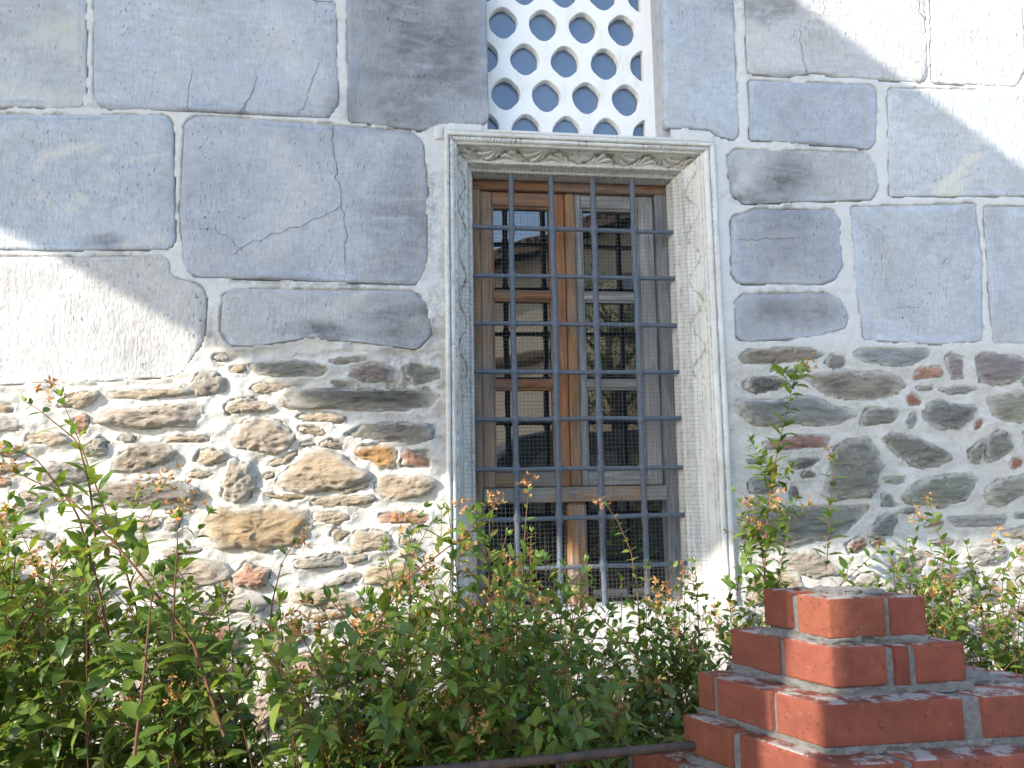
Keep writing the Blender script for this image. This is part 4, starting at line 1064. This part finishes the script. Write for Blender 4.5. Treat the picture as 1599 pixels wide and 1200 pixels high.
class Shrub:
    def __init__(s): s.leaves = []; s.stems = Bag(); s.cal = []
    def leaf(s, p, d, up, L):
        d = unit(d); y = unit(cross3(up, d)); z = cross3(d, y); s.leaves.append((p, d, y, z, L))
    def shoot(s, P, r0, lsize, node, zmin=0.64, twig=0.0, flower=0.0, fromt=0.0):
        """leaves in crossed pairs along the polyline P, with side twigs"""
        P = np.asarray(P); V, F = tube_data(P, np.linspace(r0, r0*0.3, len(P)), 5, False); s.stems.add(V, F)
        L = np.r_[0, np.cumsum(np.linalg.norm(np.diff(P, axis=0), axis=1))]; t = fromt*L[-1]+node*0.6; i = 0; ph = sr.uniform(0, 3.14)
        while t < L[-1]:
            p = np.array([np.interp(t, L, P[:, k]) for k in range(3)]); d = unit(np.array([np.interp(min(t+.01, L[-1]), L, P[:, k]) for k in range(3)])-p+1e-6)
            if p[2] > zmin:
                a, b = basis(d); f = t/L[-1]
                sz = lsize*(1.05-0.55*f**3)*sr.uniform(.6, 1.3)
                for sg in (1, -1):
                    th = ph+i*math.pi/2; o = sg*(math.cos(th)*a+math.sin(th)*b)
                    if sr.random() < 0.07: continue
                    if twig > 0 and sr.random() < twig and f < .93:
                        ln = sr.uniform(.06, .22)*(1.15-f*.6); q = [p]; dd = unit(o*1.0+d*.8+[0, 0, .25])
                        for m in range(5):
                            dd = unit(dd+sr.normal(0, .13, 3)+[0, 0, .04]); q.append(q[-1]+dd*ln/5)
                        if q[-1][1] > -0.055: continue
                        s.shoot(q, r0*.45, lsize*.84, node*.72, zmin, 0, flower)
                    dl = unit(o*1.0+d*sr.uniform(.25, .75)+sr.normal(0, .18, 3))
                    up = unit(np.array([0, 0, 1.0])+d*.3+sr.normal(0, .35, 3))
                    tip_ = p+dl*sz
                    if tip_[1] < -0.045: s.leaf(p+o*r0*.5, dl, up, sz)
            t += node*sr.uniform(.8, 1.2); i += 1
        if P[-1][2] > zmin and P[-1][1] < -.06:
            d = unit(P[-1]-P[-2])
            for m in range(4):
                s.leaf(P[-1], unit(d+sr.normal(0, .45, 3)), unit(sr.normal(0, 1, 3)+[0, 0, 1]), lsize*.45)
            if sr.random() < flower: s.cal.append((P[-1], d, sr.uniform(.75, 1.35)))
    def build(s, name, label, base, nobj):
        root = empty(name, label, 'shrub', tuple(base), 'flowering shrubs along the wall')
        put(obj('stems', s.stems.mesh('stems', M['stem'])), root)
        P = np.array([l[0] for l in s.leaves])
        px = np.array([project(p) for p in P]); vis = (px[:, 0] > -30) & (px[:, 0] < 1630) & (px[:, 1] > 300) & (px[:, 1] < 1210)
        score = np.where(vis, np.array([l[4] for l in s.leaves])/px[:, 2], 0)
        pick = set(np.argsort(-score)[:nobj].tolist())
        VV = []; cnt = 0
        for i, (p, d, y, z, L) in enumerate(s.leaves):
            T, me = leaf_meshes[i % 3]
            if i in pick and score[i] > 0:
                o = bpy.data.objects.new('leaf', me); col.objects.link(o); o.parent = root
                o.matrix_parent_inverse = Matrix.Translation(Vector(base)).inverted()
                o.matrix_basis = Matrix(((d[0]*L, y[0]*L, z[0]*L, p[0]), (d[1]*L, y[1]*L, z[1]*L, p[1]), (d[2]*L, y[2]*L, z[2]*L, p[2]), (0, 0, 0, 1)))
            else:
                VV.append(p+L*(T[:, :1]*d+T[:, 1:2]*y+T[:, 2:]*z)); cnt += 1
        put(obj('foliage', mesh('foliage', np.concatenate(VV), [tuple(v+k*11 for v in f) for k in range(cnt) for f in LFc], M['leaf']), kind='stuff'), root)
        for i, (p, d, sc) in enumerate(s.cal):
            a, b = basis(d)
            o = bpy.data.objects.new('flower_cluster', cal_meshes[i % 3]); col.objects.link(o); o.parent = root
            o.matrix_parent_inverse = Matrix.Translation(Vector(base)).inverted()
            o.matrix_basis = Matrix(((a[0]*sc, b[0]*sc, d[0]*sc, p[0]), (a[1]*sc, b[1]*sc, d[1]*sc, p[1]), (a[2]*sc, b[2]*sc, d[2]*sc, p[2]), (0, 0, 0, 1)))
        return len(s.leaves)
def curve(a, b, bend, n=16):
    a = np.array(a, float); b = np.array(b, float); m = (a+b)/2+bend; t = np.linspace(0, 1, n)[:, None]
    P = (1-t)**2*a+2*t*(1-t)*m+t*t*b
    ph = sr.uniform(0, 99)
    return P+0.012*np.stack([fbm(t[:, 0]*5, t[:, 0]*0+ph, 0, 121+i) for i in range(3)], 1)*np.minimum(1, 4*t*(1-t)+.2)
PX = [-120, 0, 60, 130, 200, 300, 400, 480, 560, 640, 700, 760, 820, 880, 950, 1050, 1100, 1180, 1250, 1350, 1420, 1470, 1530, 1599, 1720]
PY = [740, 740, 760, 810, 870, 880, 925, 900, 900, 865, 835, 830, 830, 885, 905, 905, 900, 880, 890, 860, 830, 815, 840, 850, 850]
def tip3(px, py, y): q = W(px, py, y); return np.array([q[0], y, q[1]])
def populate(S, x0, x1, y0, y1, n, deep, root_y, lsize=.034, fl=.11):
    for i in range(n):
        px = sr.uniform(x0, x1); y = sr.uniform(y0, y1)
        py = np.interp(px, PX, PY)+abs(sr.normal(0, deep))*(0.35+0.9*sr.random())+sr.uniform(0, 45)
        T = tip3(px, py, y)
        if T[2] < .5: continue
        B = np.array([T[0]+sr.normal(0, .22), np.clip(root_y+sr.normal(0, .12), -1.3, -.2), 0.0])
        S.shoot(curve(B, T, np.array([sr.normal(0, .16), sr.normal(0, .10), .22])), sr.uniform(.0020, .0034), lsize*1.55, .038, twig=.30, flower=fl, fromt=.40)
def sprig(S, pts, y, lsize=.030, node=.024, r=.0026, fl=.6, twig=0.0):
    P = np.array([tip3(*p, yy) for p, yy in zip(pts, np.linspace(y[0], y[1], len(pts)))])
    t = np.linspace(0, 1, len(P)); tt = np.linspace(0, 1, 22)
    P = np.stack([np.interp(tt, t, P[:, k]) for k in range(3)], 1)
    B = np.array([P[0][0]+.03, P[0][1]-.05, 0.0])
    S.shoot(np.vstack([curve(B, P[0], np.zeros(3), 8)[:-1]]), r*1.2, lsize, .04, zmin=.72)
    lsize *= 1.3; S.shoot(P, r*.85, lsize, node*1.08, flower=fl, twig=twig)
total = 0
A = Shrub()
populate(A, -120, 260, -1.15, -.35, 62, 200, -.75, .036)
sprig(A, [(150, 850), (140, 760), (122, 690), (60, 640), (40, 628)], (-.95, -.90), .032, .022)
sprig(A, [(230, 1010), (190, 870), (150, 760), (120, 680), (95, 620)], (-.9, -.85), .034, .022, twig=.1)
sprig(A, [(170, 1000), (150, 900), (120, 800), (60, 720), (20, 700)], (-1.0, -1.0), .036, .024, .003, twig=.1)
sprig(A, [(350, 1150), (300, 1000), (190, 860), (110, 780), (30, 740)], (-1.1, -1.0), .036, .026, .0034, twig=.15)
total += A.build('flowering_shrub', 'tall leafy shrub at the left edge, its shoots reaching up to the marble block', (-.95, -.75, 0), 300)
B_ = Shrub()
populate(B_, 230, 640, -1.15, -.35, 68, 190, -.75, .035)
sprig(B_, [(420, 1000), (425, 940), (440, 880), (458, 850)], (-.75, -.7), .026, .024)
sprig(B_, [(270, 1000), (272, 930), (276, 870), (278, 810)], (-1.1, -1.1), .03, .022)
sprig(B_, [(210, 1180), (225, 1050), (235, 950), (240, 900)], (-1.15, -1.1), .04, .03, .0034)
total += B_.build('flowering_shrub', 'low shrub with orange-brown flower heads below the sunlit tan stones', (-.25, -.75, 0), 300)
C_ = Shrub()
populate(C_, 600, 960, -1.1, -.30, 80, 190, -.70, .035)
for px_t, py_t, yy in ((640, 835, -.8), (675, 815, -.8), (700, 800, -.75), (735, 800, -.7), (765, 810, -.75), (790, 835, -.7), (850, 870, -.6), (880, 885, -.6), (915, 880, -.55), (1010, 885, -.4), (1050, 885, -.4), (1085, 880, -.35), (720, 860, -.9), (660, 880, -.95), (800, 890, -.85), (600, 850, -.7), (970, 905, -.5)):
    T_ = tip3(px_t, py_t, yy); C_.shoot(curve([T_[0]+sr.normal(0, .12), yy+.05, 0], T_, np.array([sr.normal(0, .15), sr.normal(0, .06), .2])), .003, .048, .036, twig=.38, flower=.25, fromt=.45)
sprig(C_, [(1000, 1000), (995, 920), (985, 860), (965, 815), (948, 790)], (-.5, -.45), .026, .021, .0022)
sprig(C_, [(815, 930), (818, 860), (822, 800), (826, 768)], (-.55, -.5), .026, .022, .0024)
sprig(C_, [(830, 930), (828, 870), (830, 830)], (-.6, -.55), .026, .022, .0024)
sprig(C_, [(560, 1010), (640, 900), (720, 840), (760, 812)], (-.85, -.8), .036, .028, .003, twig=.2)
total += C_.build('flowering_shrub', 'bushy shrub in front of the foot of the barred window', (.32, -.7, 0), 300)
D_ = Shrub()
populate(D_, 930, 1210, -.62, -.22, 44, 120, -.42, .030)
sprig(D_, [(1192, 935), (1195, 870), (1200, 780), (1215, 700), (1232, 630), (1242, 580)], (-.40, -.35), .040, .019, .0028, twig=.10)
sprig(D_, [(1195, 900), (1185, 830), (1165, 775), (1148, 765)], (-.38, -.33), .022, .018, .002)
sprig(D_, [(1185, 930), (1170, 860), (1150, 835), (1135, 830)], (-.38, -.33), .022, .018, .002)
sprig(D_, [(1290, 890), (1294, 840), (1298, 780), (1302, 718)], (-.35, -.30), .038, .021, .0024)
sprig(D_, [(1215, 930), (1222, 870), (1235, 820), (1262, 790)], (-.42, -.38), .030, .020, .0022, twig=.1)
sprig(D_, [(1150, 930), (1160, 880), (1172, 840)], (-.42, -.38), .034, .021, .0022, twig=.15)
total += D_.build('flowering_shrub', 'shrub behind the brick pier with one tall upright shoot beside the marble frame', (.95, -.42, 0), 300)
E_ = Shrub()
populate(E_, 1200, 1720, -.78, -.22, 105, 125, -.5, .031)
sprig(E_, [(1500, 930), (1480, 870), (1460, 820), (1452, 785)], (-.45, -.4), .03, .022, .0024)
sprig(E_, [(1420, 930), (1425, 860), (1435, 815)], (-.45, -.4), .028, .022, .0024)
total += E_.build('flowering_shrub', 'shrub at the right edge behind the brick pier, below the slate-coloured rubble', (1.6, -.5, 0), 300)
print('leaves', total, time.time()-T0)

# ------------------------------------------------------------------ out of view: added shade casters, then the street the panes reflect
bal = empty('shade_balcony', 'unseen timber balcony on brackets, shaped to cast the diagonal shade on the wall', 'balcony', (-3.1, 0.0, 4.0))  # unseen box, its edges laid out to throw the shade band
BX0, BX1, BY0, BZ0 = -4.25, -2.0, -2.9, 4.014
put(obj('floor_slab', box_mesh('floor_slab', (BX0, BY0, BZ0), (BX1, 0, BZ0+.14), M['timber'])), bal)
put(obj('side_wall', box_mesh('side_wall', (BX0+.02, BY0+.02, BZ0+.14), (BX0+.10, 0, 4.86), M['white'])), bal)
put(obj('side_wall', box_mesh('side_wall', (BX1-.10, BY0+.02, BZ0+.14), (BX1-.02, 0, 4.86), M['white'])), bal)
put(obj('front_wall', box_mesh('front_wall', (BX0+.10, BY0+.02, BZ0+.14), (BX1-.10, BY0+.10, 4.86), M['white'])), bal)
zr0, zr1 = 4.925, 5.53
V = [(BX0, BY0, zr0-.08), (BX1, BY0, zr0-.08), (BX1, 0, zr1-.08), (BX0, 0, zr1-.08), (BX0, BY0, zr0), (BX1, BY0, zr0), (BX1, 0, zr1), (BX0, 0, zr1)]
roof = put(obj('roof', mesh('roof', V, [(3, 2, 1, 0), (4, 5, 6, 7), (0, 1, 5, 4), (1, 2, 6, 5), (2, 3, 7, 6), (3, 0, 4, 7)], M['tile'], False)), bal)
for x in (BX0+.02, BX1-.10):   # gable infill
    V = [(x, BY0+.02, 4.86), (x, 0, 4.86), (x, 0, zr1-.08), (x, BY0+.02, zr0-.08), (x+.08, BY0+.02, 4.86), (x+.08, 0, 4.86), (x+.08, 0, zr1-.08), (x+.08, BY0+.02, zr0-.08)]
    put(obj('gable_board', mesh('gable_board', V, [(0, 1, 2, 3), (7, 6, 5, 4), (0, 4, 5, 1), (1, 5, 6, 2), (2, 6, 7, 3), (3, 7, 4, 0)], M['timber'], False)), bal)
for x in (-4.05, -3.1, -2.2):
    V = [(x-.06, -.02, 3.1), (x+.06, -.02, 3.1), (x-.06, -1.5, 4.013), (x+.06, -1.5, 4.013), (x-.06, -.02, 3.35), (x+.06, -.02, 3.35), (x-.06, -1.1, 4.013), (x+.06, -1.1, 4.013)]
    put(obj('bracket', mesh('bracket', V, [(0, 1, 3, 2), (4, 6, 7, 5), (0, 2, 6, 4), (1, 5, 7, 3), (0, 4, 5, 1), (2, 3, 7, 6)], M['timber'], False)), bal)
gp = empty('shade_pillar', 'tall rendered pillar with stone cap, added out of view to shade the brick pier', 'pillar', (-1.19, -2.67, 0))  # unseen pillar added only to keep the brick pier in shade
def rotbox(name, cx, cy, hw, hd, z0, z1, ang, mat, parent, bev=0.01):
    c, s = math.cos(ang), math.sin(ang)
    P = [(cx+x*c-y*s, cy+x*s+y*c) for x, y in ((-hw, -hd), (hw, -hd), (hw, hd), (-hw, hd))]
    return put(obj(name, prism_mesh(name, P, z0, z1, mat, bev, 1)), parent)
GA = math.atan2(.6, 1)
gq = empty('shade_pillar', 'shorter rendered pillar added out of view to shade the left face of the brick pier', 'pillar', (-1.49, -2.18, 0))  # second added shade caster; the gap between them leaves a lit strip
rotbox('shaft', -1.19, -2.67, .25, .25, 0, 2.9, GA, M['white'], gp); rotbox('cap', -1.19, -2.67, .30, .30, 2.9, 3.0, GA, M['frame'], gp)
rotbox('shaft', -1.49, -2.18, .23, .235, 0, 2.45, GA, M['white'], gq); rotbox('cap', -1.49, -2.18, .25, .245, 2.45, 2.53, GA, M['frame'], gq)

def house(name, label, cx, cy, hw, hd, h, ang, wallm, wins):
    root = empty(name, label, 'house', (cx, cy, 0)); c, s = math.cos(ang), math.sin(ang)
    rotbox('wall', cx, cy, hw, hd, 0, h, ang, wallm, root, 0.02)
    ov = .55; zr_ = h+min(hw, hd)*.5
    loc = [(-hw-ov, -hd-ov, h-.10), (hw+ov, -hd-ov, h-.10), (hw+ov, hd+ov, h-.10), (-hw-ov, hd+ov, h-.10), (-hw*.55, 0, zr_), (hw*.55, 0, zr_)]
    loc += [(x, y, z+.14) for x, y, z in loc]
    V = [(cx+x*c-y*s, cy+x*s+y*c, z) for x, y, z in loc]
    put(obj('roof', mesh('roof', V, [(6, 7, 11, 10), (7, 8, 11), (8, 9, 10, 11), (9, 6, 10), (1, 0, 4, 5), (2, 1, 5), (3, 2, 5, 4), (0, 3, 4), (0, 1, 7, 6), (1, 2, 8, 7), (2, 3, 9, 8), (3, 0, 6, 9)], M['tile'], False)), root)
    # rows of cover tiles along the eaves of the near slope
    for i in range(int((2*hw+2*ov)/.22)):
        x = -hw-ov+.11+i*.22; bgt = Bag(); f = abs(x)/(hw+ov)
        top = (1-max(0, (f-.5)/.5))
        P0 = np.array([x, hd+ov+.02, h+.06]); P1 = np.array([x*.8, (hd+ov)*(1-top*.9), h+.06+(zr_-h)*top*.9])
        pts = [P0+(P1-P0)*q for q in np.linspace(0, 1, 4)]
        pts = [(cx+p[0]*c-p[1]*s, cy+p[0]*s+p[1]*c, p[2]) for p in pts]
        if top > .1:
            Vt, Ft = tube_data(pts, .075, 6); put(obj('tile_row', mesh('tile_row', Vt, Ft, M['tile'])), root)
    for x, z0, z1, w in wins:
        for nm, ex, m, dd in (('window_frame', .07, M['timber'], .03), ('window_pane', 0, M['glass'], .045)):
            px_, py_ = cx+x*c-(hd+dd/2)*s, cy+x*s+(hd+dd/2)*c
            rotbox(nm, px_, py_, w/2+ex, dd, z0-ex, z1+ex, ang, m, root, 0.004)
    return root
house('rendered_house', 'tan rendered house with tiled hip roof across the road', 4.5, -12.66, 4.2, 2.6, 5.6, R0(50), M['render'], [(-3.2, 1.2, 2.4, .9), (-1.2, 1.2, 2.4, .9), (2.4, 1.2, 2.4, .9), (-3.2, 3.6, 4.7, .9), (2.4, 3.6, 4.7, .9)])
house('rendered_house', 'tall pale rendered house with tiled roof farther back across the road', 9.5, -17.5, 4.5, 3.5, 6.6, R0(40), M['white'], [(-2, 1.4, 2.8, 1), (0, 1.4, 2.8, 1), (2, 1.4, 2.8, 1), (-2, 4.2, 5.6, 1), (0, 4.2, 5.6, 1), (2, 4.2, 5.6, 1)])
gw = empty('garden_wall', 'tan garden wall with tiled coping across the road', 'wall', (1.55, -9.7, 0))
rotbox('wall', 1.55, -9.7, 1.5, .14, 0, 3.35, R0(52), M['render'], gw); rotbox('coping', 1.55, -9.7, 1.6, .30, 3.35, 3.5, R0(52), M['tile'], gw, .04)
# tree across the road
tree = empty('olive_tree', 'grey-green leafy tree standing across the road', 'tree', (3.3, -9.4, 0))
bt = Bag()
tp = np.array([(3.3, -9.4, 0), (3.32, -9.4, 1.2), (3.25, -9.35, 2.2), (3.3, -9.4, 3.1), (3.35, -9.4, 4.0)])
bt.add(*tube_data(tp, np.array([.16, .13, .11, .08, .04]), 8))
tips = []
for i in range(16):
    a = i*2.4; z = 2.0+2.0*(i/16); b = tp[2]*(1-(z-2.2)/1.8)+tp[4]*((z-2.2)/1.8) if z > 2.2 else tp[2]
    e = np.array([3.3+math.cos(a)*sr.uniform(.5, 1.1), -9.4+math.sin(a)*sr.uniform(.5, 1.1), z+sr.uniform(.4, 1.1)])
    P = curve(b, e, np.array([0, 0, .15]), 8); bt.add(*tube_data(P, np.linspace(.045, .008, 8), 6)); tips += [P[4], P[5], P[6], P[7]]
put(obj('trunk', bt.mesh('trunk', M['bark'])), tree)
bc = Bag(); T = leaf_meshes[2][0]
for p in tips:
    for k in range(75):
        q = p+sr.normal(0, .17, 3); d = unit(sr.normal(0, 1, 3)); y = unit(cross3(d, sr.normal(0, 1, 3))); z = cross3(d, y); L = sr.uniform(.05, .09)
        bc.add(list(q+L*(T[:, :1]*d+T[:, 1:2]*y+T[:, 2:]*z)), LFc)
put(obj('crown', bc.mesh('crown', M['leaf']), kind='stuff'), tree)
# parked van
car = empty('parked_van', 'dark van parked along the road', 'van', (2.1, -6.0, 0))
def car_body():
    prof = [(-2.0, .35), (-2.05, .62), (-1.95, .84), (-1.75, 1.06), (-1.05, 1.80), (-.6, 1.90), (1.9, 1.92), (2.02, 1.1), (2.05, .6), (2.0, .35)]
    V = []; F = []; n = len(prof)
    for y, s, zz_ in ((-.86, .97, 0), (-.78, 1.0, .02), (.78, 1.0, .02), (.86, .97, 0)):
        for x, z in prof:
            yy = y*(1 if z < 1.2 else .86); V.append((2.1+x*s, -6.0+yy, z+zz_*(z > .5)))
    for j in range(3):
        for i in range(n-1): F.append((j*n+i, (j+1)*n+i, (j+1)*n+i+1, j*n+i+1))
    F.append(tuple(range(n))); F.append(tuple(3*n+i for i in range(n))[::-1])
    return mesh('body', V, F, M['carpaint'], False)
put(obj('body', car_body()), car)
for sy in (-1, 1):
    for x0, x1 in ((-.62, .05), (.12, 1.05)):
        V = []
        for x, z in ((x0-.55 if x0 < 0 else x0, 1.12), (x1, 1.12), (x1, 1.66), (x0-.15 if x0 < 0 else x0, 1.66)):
            V += [(2.1+x, -6.0+sy*(.868 if z < 1.2 else .782), z), (2.1+x, -6.0+sy*.6, z)]
        put(obj('side_window', mesh('side_window', V, [(0, 2, 4, 6), (1, 7, 5, 3), (0, 1, 3, 2), (2, 3, 5, 4), (4, 5, 7, 6), (6, 7, 1, 0)], M['glass'], False)), car)
    for x in (-1.25, 1.25):
        V, F = tube_data([(2.1+x, -6.0+sy*.70, .31), (2.1+x, -6.0+sy*.72, .31), (2.1+x, -6.0+sy*.86, .31), (2.1+x, -6.0+sy*.88, .31)], np.array([.27, .31, .31, .27]), 20)
        w = put(obj('wheel', mesh('wheel', V, F, M['rubber'], False)), car)
        V, F = tube_data([(2.1+x, -6.0+sy*.80, .31), (2.1+x, -6.0+sy*.895, .31)], .19, 16)
        put(obj('wheel_rim', mesh('wheel_rim', V, F, M['wire'], False)), car)
print('objects', len(bpy.data.objects), time.time()-T0)
